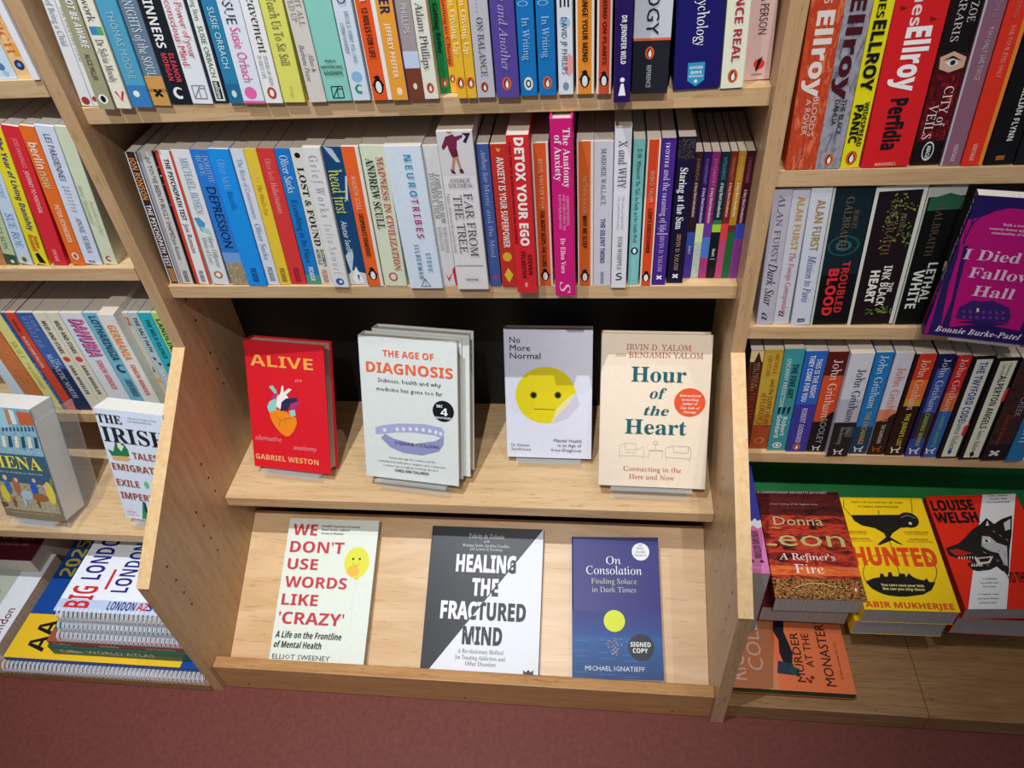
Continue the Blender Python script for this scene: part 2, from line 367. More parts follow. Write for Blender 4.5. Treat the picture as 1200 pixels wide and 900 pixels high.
# ------------------------------------------------------------------ measured books: x, y, z, thickness, height, depth (mm), lean, cover colour, label, print
ROWS = {
 'A': ('paperbacks on the top centre shelf', [
  [1.0,17.3,849.6,13.86,198.0,128,4.86,"eceef0","thin white book beside the left side panel, blue-grey title ending in Child",[["t","of Being a Child","u","7d8a99",3.46,114.02,47.04,6.93,-90],["e","a63a2e",6.93,6.05,4.71,4.71]]],
  [16.0,16.5,849.1,8.28,198.0,128,4.86,"efefee","thin white paperback whose spine lettering is faint grey, second from the left side panel",[["t","FOR YOUR OWN GOOD","u","9a9a9a",2.28,107.26,56.71,3.72,-90],["e","b0402f",4.14,8.26,2.98,2.98]]],
  [29.2,5.5,849.7,18.59,198.0,128,4.15,"a9a583","olive green paperback with bold white capitals ending NOT BE AWARE",[["t","THOU SHALT NOT BE AWARE","O","f4f4f4",7.62,170.8,102.85,7.81,-90],["t","ALICE MILLER","s","2a2a22",6.51,61.67,28.65,5.58,-90],["e","f4f4f4",9.29,11.84,5.58,5.58],["e","16161a",9.29,11.84,2.97,3.87]]],
  [49.9,6.6,849.5,17.54,198.0,128,3.56,"f1ecd8","cream paperback with a small blue and green square on its spine",[["t","...that work","u","3a4a6a",4.38,146.87,53.73,8.77,-90],["r","4a86c8",2.63,80.2,10.52,88.86],["r","55b06a",10.52,80.2,16.66,88.86],["t","Dr Sylvia Moody","u","2c3550",4.38,75.82,45.64,8.77,-90],["p","d8342c",[[4.38,19.67],[7.01,19.67],[9.65,10.93],[13.15,19.67],[15.78,19.67],[10.52,7.99]]]]],
  [69.7,8.7,849.6,22.88,198.0,128,2.91,"55a7c8","sky blue paperback with thin pale capitals, wide spine",[["r","3d83c4",0.0,0.0,22.88,24.82],["t","THOMAS MOORE","n","a7c9d6",7.55,103.39,70.99,7.78,-90],["e","f4f4f4",9.15,15.21,3.66,3.66]]],
  [93.0,11.9,849.4,20.64,198.0,128,2.91,"6c8298","slate blue paperback titled Nights of the Soul with a sandy sunset foot",[["r","d6a057",0.0,0.0,20.64,33.33],["r","b9793e",0.0,15.23,20.64,19.09],["t","DARK","u","f4f4f4",5.16,158.89,42.42,10.32,-90],["t","NIGHTS of the SOUL","u","e6ecf0",5.16,111.55,79.16,10.32,-90],["g","X","16161a",10.32,14.26,6.19]]],
  [114.3,13.9,849.6,24.72,198.0,128,2.79,"22242c","black paperback with white capitals BEGINNERS and red author lettering",[["t","FOR BEGINNERS","S","f4f4f4",5.19,164.78,102.83,10.38,-90],["t","ELEANOR","S","e4485a",14.83,56.57,31.43,5.93,-90],["t","MORGAN","S","e4485a",6.43,56.57,29.53,5.93,-90],["g","C","f4f4f4",12.36,12.69,6.43]]],
  [139.5,13.3,849.6,24.19,198.0,128,2.75,"edf1f6","white paperback with red title ending Subconscious Mind",[["t","The Power of your","s","d8505a",13.3,125.26,73.85,8.22,-90],["t","Subconscious Mind","s","d8505a",3.14,125.26,82.05,8.22,-90],["g","BOX","8e949c",12.09,13.15,7.26]]],
  [164.0,14.2,849.2,17.79,198.0,128,2.73,"2b2a3c","dark-edged book with a white label strip down its spine",[["r","e9efe9",3.91,2.6,14.94,198.0],["t","In Therapy: Unfolding Story","u","566a4c",6.76,155.21,67.09,5.34,-90],["t","SUSIE ORBACH","s","566a4c",6.58,83.01,53.65,5.69,-90],["r","1c1c1c",5.69,4.55,13.16,24.67],["t","wellcome","S","f4f4f4",6.94,23.73,18.2,4.98,-90]]],
  [184.4,11.6,849.1,16.66,198.0,128,2.33,"2f86b0","teal blue paperback with pale capitals, beside the white book with pink lettering",[["t","SUSIE ORBACH","s","cfe6ee",5.0,101.56,62.55,6.66,-90],["r","2a6f96",0.0,0.0,16.66,22.29],["e","d8e8ee",8.33,10.88,2.67,4.0]]],
  [201.8,10.0,849.4,24.58,198.0,128,2.33,"e6edf6","white paperback with pink author name and a pink band at its foot",[["t","FEMINIST ISSUE","s","3a4250",5.53,176.06,91.74,11.06,-90],["t","Susie Orbach","s","e95aa0",6.76,80.94,57.03,11.06,-90],["e","f06aa8",11.06,11.64,6.88,6.88],["r","ee6aa6",0.0,0.0,24.58,2.99]]],
  [227.7,9.5,849.1,19.97,198.0,128,2.0,"f3f3f2","white paperback with Bereavement in large black serif letters",[["t","Bereavement","u","22252a",7.39,130.55,76.18,9.99,-90],["t","STUDIES OF GRIEF","u","70747a",10.39,51.71,31.95,3.99,-90],["t","IN ADULT LIFE","u","70747a",3.99,51.71,24.5,3.99,-90],["e","b5522c",9.99,11.27,5.19,6.75],["e","f4f4f4",9.99,11.27,2.4,3.84]]],
  [248.9,10.1,849.1,24.46,198.0,128,1.68,"e5e26e","pale yellow-green paperback titled Teach Us To Sit Still",[["t","Teach Us To Sit Still","u","5a5a3a",7.34,108.88,68.96,9.79,-90],["t","vintage","s","cfc85c",10.27,18.78,13.24,3.91,-90]]],
  [278.7,9.5,848.4,19.34,198.0,128,0.0,"ddd5cc","beige paperback with brown two-line serif title and authors",[["t","KEEP IT ALL","u","8a857d",10.63,128.77,49.14,5.8,-90],["t","WRAPPED UP","u","8a857d",3.29,128.77,44.12,5.8,-90],["t","Allan &","i","6c6c6c",11.41,52.95,19.7,5.03,-90],["t","Barbara Pease","i","6c6c6c",3.48,61.69,38.53,5.41,-90]]],
  [298.4,11.2,848.4,28.51,216.0,140,0.0,"8fd2c4","wide mint green paperback with small black author capitals near its foot",[["t","PERLS,","S","1b3a36",8.27,42.28,11.97,2.49,0],["t","HEFFERLINE,","S","1b3a36",2.0,35.86,24.52,2.79,0],["t","GOODMAN","S","1b3a36",3.99,29.07,20.53,3.67,0],["g","BOX","10302c",14.25,9.59,6.27]]],
  [328.1,10.6,848.4,19.82,216.0,140,0.0,"d8e4f1","pale blue paperback with two thin author lines and a round blue emblem",[["t","HAPPENED","s","2f3d5c",5.45,148.88,49.31,8.92,-90],["t","BRUCE D. PERRY, M.D., PH.D.","s","7b8798",10.11,92.27,52.06,4.36,-90],["t","OPRAH WINFREY","s","7b8798",3.37,81.56,30.74,4.36,-90],["e","8fb9dd",9.91,25.76,5.95,5.95],["g","C","2a9a6a",9.91,12.82,4.76]]],
  [351.1,10.0,848.4,22.1,198.0,128,0.0,"f3f1ea","orange-banded paperback titled 12 Rules for Life with a standing penguin",[["r","ee5a24",1.11,0.0,17.24,198.0],["t","JORDAN B.","S","fff0e0",6.19,125.39,25.05,6.19,-90],["t","12 RULES FOR LIFE","S","3a2018",6.19,95.52,49.73,6.19,-90],["g","PB","111111",9.28,15.08,5.75]]],
  [373.7,8.4,848.4,18.99,198.0,128,0.0,"f3a53a","amber paperback with a deep blue edge and white author capitals",[["r","2b2560",17.47,0.0,18.99,198.0],["t","POWER","S","2a2a5e",3.32,132.42,43.78,10.45,-90],["t","JEFFREY PFEFFER","S","fdf0d8",5.89,79.62,55.45,5.32,-90],["e","fbe6c4",9.5,9.46,3.04,4.25]]],
  [393.0,9.4,848.4,16.34,198.0,128,0.0,"a79d9d","grey paperback with a brown foot and a pale band above it",[["t","PHILLIPS","s","d6d0d0",4.9,97.29,28.67,6.54,-90],["r","c8d4ee",0.0,33.12,16.34,50.71],["r","7b3f2c",0.0,0.0,16.34,33.12],["e","e8ddd4",8.17,14.07,2.12,3.4]]],
  [409.7,9.3,848.4,15.51,198.0,128,0.0,"ebe9da","cream paperback with a large black serif author name and orange oval",[["t","Adam Phillips","u","3a3a3a",3.88,98.24,65.64,7.75,-90],["g","PEN","e2602c",7.75,11.75,4.03]]],
  [425.5,23.7,848.4,10.53,178.0,128,0.0,"1f8a4c","slim dark green paperback titled Getting Better",[["t","Getting Better","R","0d3a20",2.63,92.77,49.8,5.27,-90],["g","PEN","e2602c",5.27,11.31,3.58]]],
  [436.3,24.1,848.4,7.18,178.0,128,0.0,"f2bd35","slim yellow paperback with orange top half, behind the two matching yellow ones",[["r","e8762c",0.0,28.23,7.18,178.0],["t","On Wanting to Change","u","6a2410",1.8,118.32,88.29,3.59,-90],["g","PEN","e2602c",3.59,15.47,3.02]]],
  [446.2,8.0,848.4,10.46,178.0,128,0.0,"f2bd35","left copy of the two yellow paperbacks titled On Giving Up",[["t","On Giving Up","u","fff6d8",2.61,106.6,59.8,5.23,-90],["g","PEN","e2602c",5.23,16.66,4.39]]],
  [457.1,7.7,848.4,10.42,178.0,128,0.0,"f0bb36","right copy of the two yellow paperbacks titled On Giving Up",[["t","On Giving Up","u","fff6d8",2.6,106.23,59.7,5.21,-90],["g","PEN","e2602c",5.21,16.45,4.37]]],
  [468.2,8.4,848.4,19.32,198.0,128,0.0,"c4c3cb","light grey paperback with spaced black capitals On Balance",[["t","ON BALANCE","u","3c3c42",6.37,81.63,58.73,6.57,-90],["t","........","s","77777d",7.73,113.07,26.61,3.86,-90],["g","PEN","c43a26",8.69,11.13,3.86]]],
  [489.4,6.6,848.4,24.72,198.0,128,0.0,"5a4a9c","violet paperback titled One Way and Another, wide spine",[["t","One Way and Another","i","b9addd",8.16,142.09,113.1,8.41,-90],["g","PEN","e2602c",11.87,14.7,4.94]]],
  [515.1,9.5,848.4,18.09,198.0,128,0.0,"1b79c0","left copy of the two blue paperbacks titled In Writing, pale oval emblem",[["t","In Writing","u","a8d0ec",5.61,79.44,41.79,6.88,-90],["e","7fb8e6",7.24,92.19,5.43,2.71],["e","1b79c0",7.24,92.19,3.98,1.99],["e","e8ecd8",9.05,12.86,4.7,7.06],["e","1a3a4a",9.05,12.86,2.9,4.34],["e","f4f4f4",9.05,12.86,1.45,2.61]]],
  [535.0,9.2,848.4,18.42,198.0,128,0.0,"1b79c0","right copy of the two blue paperbacks titled In Writing, orange oval emblem",[["t","In Writing","u","a8d0ec",5.71,80.36,40.68,7.0,-90],["e","7fb8e6",7.37,92.25,5.53,2.76],["e","1b79c0",7.37,92.25,4.05,2.03],["g","PEN","e2602c",9.21,13.27,4.79]]],
  [556.0,10.0,848.4,15.56,198.0,128,0.0,"e3e9f2","white paperback with a pink and blue dotted glow and black author capitals",[["e","f1a7a4",11.67,30.92,4.36,11.33],["e","a9c7e8",7.78,72.9,5.45,4.9],["t","E","S","16161a",3.11,102.82,15.55,9.34,-90],["t","DAVID JP PHILLIPS","s","3a4a6a",4.2,77.73,56.48,5.6,-90],["e","8a94a4",7.78,8.72,3.11,4.36]]],
  [574.8,9.6,848.4,18.62,198.0,128,0.0,"f4ead6","amber-banded paperback titled Change Your Mind with a standing penguin",[["r","f0922c",1.86,0.0,16.01,198.0],["t","HOW TO CHANGE YOUR MIND","S","2a1a10",6.52,137.55,103.72,5.59,-90],["g","PB","111111",8.94,14.52,5.21]]],
  [596.1,8.1,848.4,15.31,198.0,128,0.0,"f0e4da","red-banded paperback titled This Is Your Mind on Plants with a standing penguin",[["r","d84f2e",2.14,0.0,13.17,198.0],["t","THIS IS YOUR MIND ON PLANTS","S","5a1a10",5.51,147.54,116.44,4.29,-90],["g","PB","111111",7.66,14.45,4.59]]],
  [614.0,-15.6,848.4,16.63,198.0,128,0.0,"28165c","dark indigo paperback with a white keyhole-shaped emblem, pulled forward on the shelf",[["t","DR JENNIFER WILD","S","f4f4f4",6.15,84.71,45.71,4.99,-90],["e","f4f4f4",8.32,23.31,2.33,2.33],["p","f4f4f4",[[6.99,19.42],[9.65,19.42],[11.97,7.17],[4.66,7.17]]]]],
  [632.4,5.5,848.4,37.16,234.0,140,0.0,"23252e","thick black and white reference paperback with an orange rule across its spine",[["r","c9cdd8",0.0,55.54,37.16,234.0],["r","dd6a3a",0.0,53.49,37.16,55.95],["t","PSYCHOLOGY","s","1a1c22",12.63,182.49,122.87,11.89,-90],["g","PEN","e2602c",17.09,41.44,4.46],["t","REFERENCE","s","b9bdc4",14.86,29.57,22.73,4.46,-90]]],
  [676.3,12.1,848.4,47.4,234.0,140,-2.17,"1e1a66","thickest navy paperback, Psychology in white serif above a teal ribbon badge",[["t","A Dictionary of Psychology","u","f2f2fa",20.86,178.38,134.25,10.43,-90],["p","2f9ac4",[[14.22,27.23],[31.28,27.23],[31.28,8.94],[22.75,2.71],[14.22,8.94]]],["t","OXFORD","S","e8f4fa",16.12,20.68,13.27,2.77,0],["t","QUICK","S","ffffff",17.06,15.86,11.38,2.84,0],["t","REFERENCE","S","e8f4fa",15.64,12.36,14.22,1.98,0],["e","f4f4f4",22.75,8.05,1.66,1.66]]],
  [725.0,12.5,848.4,22.82,216.0,139,-2.17,"e8ecd4","cream paperback with widely spaced dark red capitals ending Real",[["t","PERFORMANCE REAL","S","b0274a",8.44,163.79,136.67,8.21,-90],["g","PEN","e2602c",11.41,12.44,5.02]]],
  [750.3,32.1,848.4,27.3,216.0,120,-2.72,"dcb9b4","dusty pink paperback at the right end, red disc with a black feather",[["t","A PERSON","s","4a3a3a",10.92,83.23,37.02,8.19,-90],["e","d83a2c",15.02,16.34,5.46,5.46],["p","16161a",[[11.47,10.18],[13.65,20.71],[18.02,24.17],[16.38,17.22],[13.11,8.41]]],["t","BLOOMSBURY","S","4a3a3a",8.19,5.06,10.92,1.37,0]]],
 ]),
 'B': ('paperbacks on the second centre shelf', [
  [2.7,28.6,591.6,13.35,195.9,123,5.21,"3b2a33","dark plum book framed in white with orange lettering, against the left side panel",[["r","e8e4e4",0.0,0.0,1.33,195.86],["r","e8e4e4",11.75,0.0,13.35,195.86],["t","JON RONSON","S","e09a4c",2.74,189.39,58.64,7.34,-90],["t","THE PSYCHOPATH TEST","S","f0ecec",3.07,123.36,94.97,6.67,-90],["r","b07a4a",2.67,2.64,10.68,25.58]]],
  [16.4,28.6,590.8,4.69,195.8,123,5.42,"a9a9b2","very thin grey book between the dark plum one and the pale grey one",[]],
  [21.9,27.6,591.8,15.09,197.4,124,5.42,"d5d5d0","pale grey paperback titled So You Have Been Publicly Shamed",[["t","SO YOU'VE BEEN PUBLICLY SHAMED","s","3a3a3a",4.53,189.41,116.89,6.04,-90],["t","Jon Ronson","s","5a5a5a",4.53,72.52,32.45,6.04,-90],["t","PICADOR","S","4a4a4a",4.53,21.88,18.63,6.04,-90]]],
  [37.4,27.6,590.9,4.94,197.1,124,5.42,"1c1c26","very thin black book with tiny red and white dots along its spine",[["e","c8382e",2.47,176.1,1.48,1.48],["e","e8e8e8",2.47,164.59,0.99,0.99],["e","c8382e",2.47,152.87,1.23,1.23],["e","3a5ab0",2.47,123.93,1.48,1.48]]],
  [42.6,26.5,592.4,21.43,198.0,125,5.42,"f0f0f0","white paperback with orange-red edges titled The Psychopath Test",[["r","d84a30",0.0,0.0,4.29,198.0],["r","d84a30",18.0,0.0,21.43,198.0],["t","THE PSYCHOPATH TEST","S","2a2a2e",7.93,186.87,85.77,6.43,-90],["t","Jon Ronson","s","44444a",7.93,96.01,44.74,6.43,-90],["t","PICADOR","S","4a4a4a",8.36,22.22,18.56,5.57,-90]]],
  [67.2,25.5,592.3,23.7,198.3,127,4.5,"e9ebee","white paperback with pale blue author lettering and a little watercolour figure",[["t","MICHAEL ROSEN","u","7fa0bc",8.06,188.94,77.56,9.95,-90],["p","4f9fd0",[[2.37,103.88],[9.48,105.14],[15.4,96.31],[11.85,88.65],[7.11,83.5]]],["p","a8d8dc",[[7.11,91.21],[17.77,88.65],[21.33,78.31],[9.48,83.5]]],["t","Many Different","u","8a8a8a",13.51,78.31,48.42,6.16,-90],["t","Kinds of Love","u","8a8a8a",5.21,75.7,40.28,6.16,-90],["e","c9783a",11.85,15.85,6.16,6.16],["e","f4f4f4",11.85,15.85,3.55,3.55]]],
  [94.8,25.4,591.8,24.26,198.1,127,3.33,"2f7fd8","blue paperback titled Depression in large black capitals with a dry grass foot",[["t","DOROTHY","u","a8c8ec",14.07,190.61,36.26,6.79,-90],["t","ROWE","u","a8c8ec",5.34,190.61,27.01,6.79,-90],["t","DEPRESSION","s","10264e",6.55,148.5,88.69,12.13,-90],["r","7aa4dc",0.0,35.49,24.26,51.79],["r","c9b48c",0.0,0.0,24.26,35.49],["m",["c9b48c","8a7a5a","dcc8a0"],60,20,0.0,0.0,24.26,35.49]]],
  [120.1,22.3,591.8,26.68,199.4,128,3.07,"1f97f0","plain bright blue paperback, widest of the blue ones",[["t","Oliver Sacks","u","7fc4f8",8.54,185.97,39.83,9.61,-90],["t","Musicophilia","u","1668b0",9.34,143.79,26.37,8.0,-90],["t","PICADOR","S","10406e",9.34,29.15,22.41,8.0,-90]]],
  [147.4,25.3,591.3,16.66,197.9,127,2.99,"dfe3ee","white paperback titled The River of Consciousness in faint blue",[["t","The River of Consciousness","u","8a98b8",5.16,185.38,82.05,6.33,-90],["t","Oliver Sacks","u","6c86b8",4.83,95.83,54.84,7.0,-90],["t","PICADOR","S","6a7080",5.0,28.68,22.39,6.66,-90]]],
  [164.8,25.3,591.2,16.0,198.0,127,2.86,"f0cf3c","yellow paperback of a five-colour set, title in faint ochre",[["t","The Mind's Eye","u","b8862a",5.12,151.14,43.03,5.76,-90],["t","Sacks","u","e8dc9a",5.12,173.93,18.17,5.76,-90],["t","PICADOR","S","8a5a2a",4.8,27.28,22.38,6.4,-90]]],
  [181.2,26.3,591.5,21.49,197.2,126,2.82,"e03e3e","red paperback standing between yellow and blue ones",[["t","Oliver Sacks","u","f0a098",7.09,184.02,29.26,7.31,-90],["t","Hallucinations","u","f4b4ac",7.09,152.45,42.84,7.31,-90],["t","PICADOR","S","8a1c3c",7.09,26.41,22.36,7.31,-90]]],
  [203.9,26.3,591.2,18.96,196.7,126,2.54,"1f80d0","blue paperback with white top lettering and a leafy green foot",[["t","Oliver Sacks","u","e8f4fc",4.74,188.03,49.82,9.48,-90],["t","Everything in Its Place","u","0f3f70",5.69,128.75,94.11,7.59,-90],["r","4aa08a",0.0,0.0,18.96,15.38],["t","PICADOR","S","f4f4f4",6.26,27.82,22.26,6.45,-90]]],
  [223.4,26.2,591.1,16.11,196.7,126,2.52,"e2e2d8","off-white paperback titled Lost and Found in black serif capitals",[["e","1a1a1a",8.06,187.71,3.54,3.54],["t","LOST & FOUND","R","1a1a1e",4.03,172.29,111.03,8.06,-90],["t","KATHRYN","R","2a2a2e",9.34,56.01,26.81,4.51,-90],["t","SCHULZ","R","2a2a2e",3.22,56.01,24.09,4.51,-90],["t","PICADOR","S","d8663a",4.83,23.71,20.92,6.44,-90]]],
  [242.2,19.2,591.3,21.88,200.2,128,2.4,"e6e6e4","white paperback with very pale spaced title Grief Works and a blue disc at its foot",[["t","G r i e f  W o r k s","u","aab0b8",5.47,190.52,82.45,10.94,-90],["t","J u l i a  S a m u e l","u","c4c4c4",6.13,98.27,75.45,9.63,-90],["e","3a62a8",10.94,8.98,5.69,5.69],["e","f4f4f4",12.25,8.98,2.19,2.19]]],
  [264.8,25.2,591.4,24.48,197.9,127,2.23,"1c4a78","navy paperback with white line art and bright yellow Head First",[["p","b8ccd8",[[2.45,197.8],[12.24,195.67],[19.59,178.36],[14.69,178.36],[7.35,189.23]]],["p","d0dce4",[[22.04,160.58],[24.48,160.58],[19.59,125.93],[17.14,130.65]]],["p","c4d4de",[[1.22,45.68],[12.24,56.22],[12.24,45.68],[4.9,15.89]]],["p","d6d8d4",[[0.0,15.89],[7.35,22.77],[24.48,18.65],[24.48,0.0],[0.0,0.0]]],["t","head first","u","dfe05a",2.69,169.53,60.39,15.18,-90],["t","Alastair Santhouse","s","e8eef4",5.14,98.13,60.45,7.35,-90],["p","f4f4f4",[[4.9,10.34],[12.24,29.58],[20.81,4.75],[9.79,0.53]]],["p","222233",[[12.24,15.89],[15.18,15.89],[13.71,4.75]]]]],
  [291.2,22.1,591.0,20.81,199.3,128,1.74,"efe9de","orange-banded paperback titled Desperate Remedies with a small penguin",[["r","f0672c",0.0,0.0,16.65,199.26],["t","ANDREW SCULL","s","f8c8a8",5.41,161.81,46.31,5.83,-90],["t","DESPERATE REMEDIES","S","4a2414",5.41,110.69,63.05,5.83,-90],["g","PB","111111",8.74,18.05,5.83]]],
  [313.7,22.1,591.3,30.6,199.7,128,1.69,"dfe6cc","pale green paperback titled Madness in Civilization in red and black",[["t","MADNESS IN CIVILIZATION","R","cc5a48",17.75,186.33,160.31,8.57,-90],["t","ANDREW SCULL","R","23332a",4.9,184.18,95.96,9.79,-90],["g","RING","cc4a3a",13.77,15.11,4.9]]],
  [349.7,17.2,590.4,44.36,200.8,128,0.0,"dde9f6","widest white-blue paperback titled Neurotribes in widely spaced capitals",[["t","N E U R O","S","3a9ac4",22.18,190.4,54.08,8.87,-90],["t","T","S","c83a58",22.18,132.87,5.8,8.87,-90],["t","R I B E S","S","b83a78",22.18,122.38,43.6,8.87,-90],["t","S T E V E","S","5a94b4",28.83,55.93,27.62,6.21,-90],["t","S I L B E R M A N","S","5a94b4",15.53,68.72,52.58,6.21,-90],["g","TRI","6a7a88",22.18,9.29,6.21]]],
  [394.3,23.0,590.4,18.56,198.0,128,0.0,"dedddc","light grey paperback with a red wedge at its foot, left of the tall white one",[["t","FAMILIES AND HOW","u","6c6c6c",9.65,161.94,67.29,5.94,-90],["t","TO SURVIVE THEM","u","6c6c6c",2.97,164.15,62.22,5.94,-90],["t","ROBIN SKYNNER","u","9a9a9a",10.39,89.76,37.82,4.45,-90],["t","& JOHN CLEESE","u","9a9a9a",4.08,89.76,35.24,4.45,-90],["p","d8342c",[[3.71,22.87],[8.35,12.01],[15.78,22.87],[8.35,6.52]]],["p","d02c2c",[[14.85,25.57],[18.56,30.92],[18.56,0.0],[16.7,0.0]]]]],
  [415.1,15.2,590.4,41.32,218.0,137,0.0,"e6e3e4","tall thick white paperback, maroon-topped child walking above the title Far from the Tree",[["r","dcd8da",0.0,164.24,41.32,218.0],["p","7a2a44",[[9.92,211.59],[19.01,214.63],[23.14,207.52],[21.49,195.15],[12.4,194.11],[11.16,201.37],[5.78,195.15],[4.13,199.3]]],["p","7a2a44",[[20.66,211.59],[29.75,213.62],[29.75,210.58],[21.49,205.48]]],["p","6a2438",[[12.4,195.15],[21.9,196.19],[22.73,186.77],[18.18,184.66],[14.88,186.77]]],["p","b98a7a",[[18.18,186.77],[22.31,187.83],[24.79,171.84],[22.31,170.76]]],["p","b98a7a",[[15.7,186.77],[19.01,185.72],[15.7,169.68],[12.4,170.76]]],["p","5a2a34",[[10.74,171.84],[15.7,169.68],[17.35,165.34],[12.4,166.42]]],["p","5a2a34",[[21.49,171.84],[25.62,171.84],[27.27,166.42],[22.31,166.42]]],["p","2a2430",[[28.92,215.64],[39.25,215.64],[33.06,203.43],[29.75,205.48],[33.88,211.59]]],["e","c08a78",14.88,219.15,3.72,3.72],["t","ANDREW","u","3c3c40",7.85,154.99,25.62,5.34,0],["t","SOLOMON","u","3c3c40",6.2,148.43,28.92,5.16,0],["t","FAR FROM","u","4c4a52",22.93,140.91,89.28,10.33,-90],["t","THE TREE","u","4c4a52",9.71,138.65,81.88,10.33,-90],["t","Parents, children and the search for identity","u","9a9698",2.07,140.91,84.15,4.13,-90],["r","a09ca0",2.07,36.68,37.19,37.99],["t","VINTAGE","S","3c3c40",12.4,14.54,16.53,2.95,0]]],
  [457.9,21.9,590.4,14.89,198.5,128,0.0,"445c9c","dull blue paperback, white serif lettering about music and the mind",[["t","Anthony Storr","i","b4c0dc",5.21,191.24,41.0,5.96,-90],["t","Music and the Mind","u","a8b6d8",5.36,148.01,103.56,5.66,-90],["r","c83a4a",5.96,11.24,10.42,16.66]]],
  [474.1,21.0,590.4,19.38,198.6,128,0.0,"c8362e","red paperback titled Anxiety Is Your Superpower with a yellow diamond at its foot",[["p","e8b43a",[[6.78,195.45],[9.69,192.33],[12.59,194.41],[10.66,189.2],[7.75,190.25]]],["t","ANXIETY IS YOUR SUPERPOWER","S","f8f0ea",6.59,182.9,122.56,8.14,-90],["e","e8b43a",9.69,46.28,5.81,6.98],["p","e8c83a",[[9.69,29.29],[15.5,18.63],[9.69,6.45],[3.88,18.63]]]]],
  [495.2,7.6,590.4,25.81,215.0,140,0.0,"e02c34","thick bright red book titled Detox Your Ego, pulled forward past the shelf edge",[["t","7 EASY STEPS TO ACHIEVING FREEDOM AND HAPPINESS","S","5a1018",2.06,207.29,133.64,3.1,-90],["t","DETOX YOUR EGO","Z","fff6ee",9.03,212.3,141.12,10.84,-90],["t","STEVEN","S","4a1014",16.52,58.69,30.91,5.16,-90],["t","SYLVESTER","S","4a1014",8.26,63.71,41.21,5.16,-90],["t","headline","S","f8d8d8",11.1,15.84,6.72,3.61,-90]]],
  [521.6,22.8,590.4,19.75,198.2,128,0.0,"ece4da","orange-banded paperback between the bright red and the bright pink books",[["r","e0602c",2.37,0.0,16.99,198.16],["t","BESSEL VAN DER KOLK","s","f0b890",7.11,178.82,65.46,5.53,-90],["t","THE BODY KEEPS THE SCORE","S","3a1c10",7.11,112.19,81.74,5.53,-90],["g","PB","111111",9.88,15.86,5.53]]],
  [545.4,0.1,590.4,25.36,235.5,140,0.0,"d6207c","bright pink hardback titled The Anatomy of Anxiety, tallest and pulled forward",[["t","The Anatomy","R","f6e4f0",14.46,225.21,71.58,7.61,-90],["t","of Anxiety","R","f6e4f0",4.82,217.43,55.2,7.61,-90],["t","UNDERSTANDING","s","eeb4d4",16.74,142.7,38.56,3.04,-90],["t","AND OVERCOMING THE","s","eeb4d4",12.43,144.9,47.81,3.04,-90],["t","BODY'S FEAR RESPONSE","s","eeb4d4",7.61,144.9,45.45,3.04,-90],["t","Dr Ellen Vora","R","f6e4f0",8.62,86.39,51.03,5.58,-90],["t","S","i","f6d4e8",6.34,22.33,17.31,12.68,-90]]],
  [573.9,22.8,590.4,19.51,199.0,128,0.0,"e8ddd0","orange-banded paperback titled Why We Sleep, left of the lavender-grey one",[["r","dc682a",1.95,0.0,16.0,199.02],["t","MATTHEW WALKER","s","eab080",6.24,156.38,49.54,5.46,-90],["t","WHY WE SLEEP","S","3a2010",6.24,104.49,46.09,5.46,-90],["g","PB","111111",8.97,14.43,5.46]]],
  [593.8,22.7,590.4,22.18,198.5,128,0.0,"cdccd8","lavender-grey paperback titled The Silent Twins",[["t","MARJORIE WALLACE","u","4a4a5c",8.21,189.71,71.58,5.77,-90],["t","THE SILENT TWINS","S","3a3a6a",8.21,99.53,64.16,5.77,-90],["t","VINTAGE","S","6a6a7a",9.1,22.33,18.67,3.99,-90]]],
  [616.7,18.0,590.4,19.02,217.1,134,0.0,"dfdfe8","white paperback titled X and WHY, pulled forward in front of its neighbours",[["t","X and WHY","u","4c4c5a",4.76,201.59,58.74,9.51,-90],["t","The rules of attraction","u","b0b0b8",10.27,132.89,44.98,3.04,-90],["t","why gender still matters","u","b0b0b8",5.33,132.89,44.98,3.04,-90],["t","TOM WHIPPLE","u","5a5a62",6.85,78.29,50.17,5.33,-90],["g","S2","3a3a40",9.51,17.64,4.95]]],
  [638.3,24.6,590.4,13.2,198.7,127,0.0,"7fc4c4","slim aqua paperback with a black penguin oval two thirds down",[["t","D.W. Winnicott","s","1c4a54",4.62,186.87,36.95,5.28,-90],["t","The Child, the Family, and the Outside World","s","1c4a54",3.96,147.74,83.53,5.28,-90],["e","16383c",6.6,51.75,4.49,5.39],["e","f4f4f4",6.6,51.75,2.11,3.38],["t","PENGUIN CLASSICS","s","c8e8e8",5.28,41.63,33.96,2.64,-90]]],
  [653.6,22.7,590.4,15.1,199.2,128,0.0,"efe4dc","orange-red paperback titled Love’s Executioner with white spine edges",[["r","dc4c24",1.81,0.0,13.29,199.21],["t","IRVIN D. YALOM","s","f0b8a0",5.13,161.35,39.48,4.83,-90],["t","LOVE'S EXECUTIONER","S","4a1810",5.13,112.76,62.39,4.83,-90],["g","PB","111111",7.55,12.97,4.83]]],
  [669.6,24.5,590.4,16.37,199.4,127,0.0,"4a2a8c","purple paperback titled Momma and the Meaning of Life",[["t","momma and the meaning of life","u","e0d8f0",4.75,194.25,115.7,6.88,-90],["r","d8cce8",1.64,75.54,14.74,76.75],["t","IRVIN D. YALOM","u","c8bce0",5.57,73.73,52.89,5.24,-90],["g","X","f4f4f4",8.19,11.62,4.26]]],
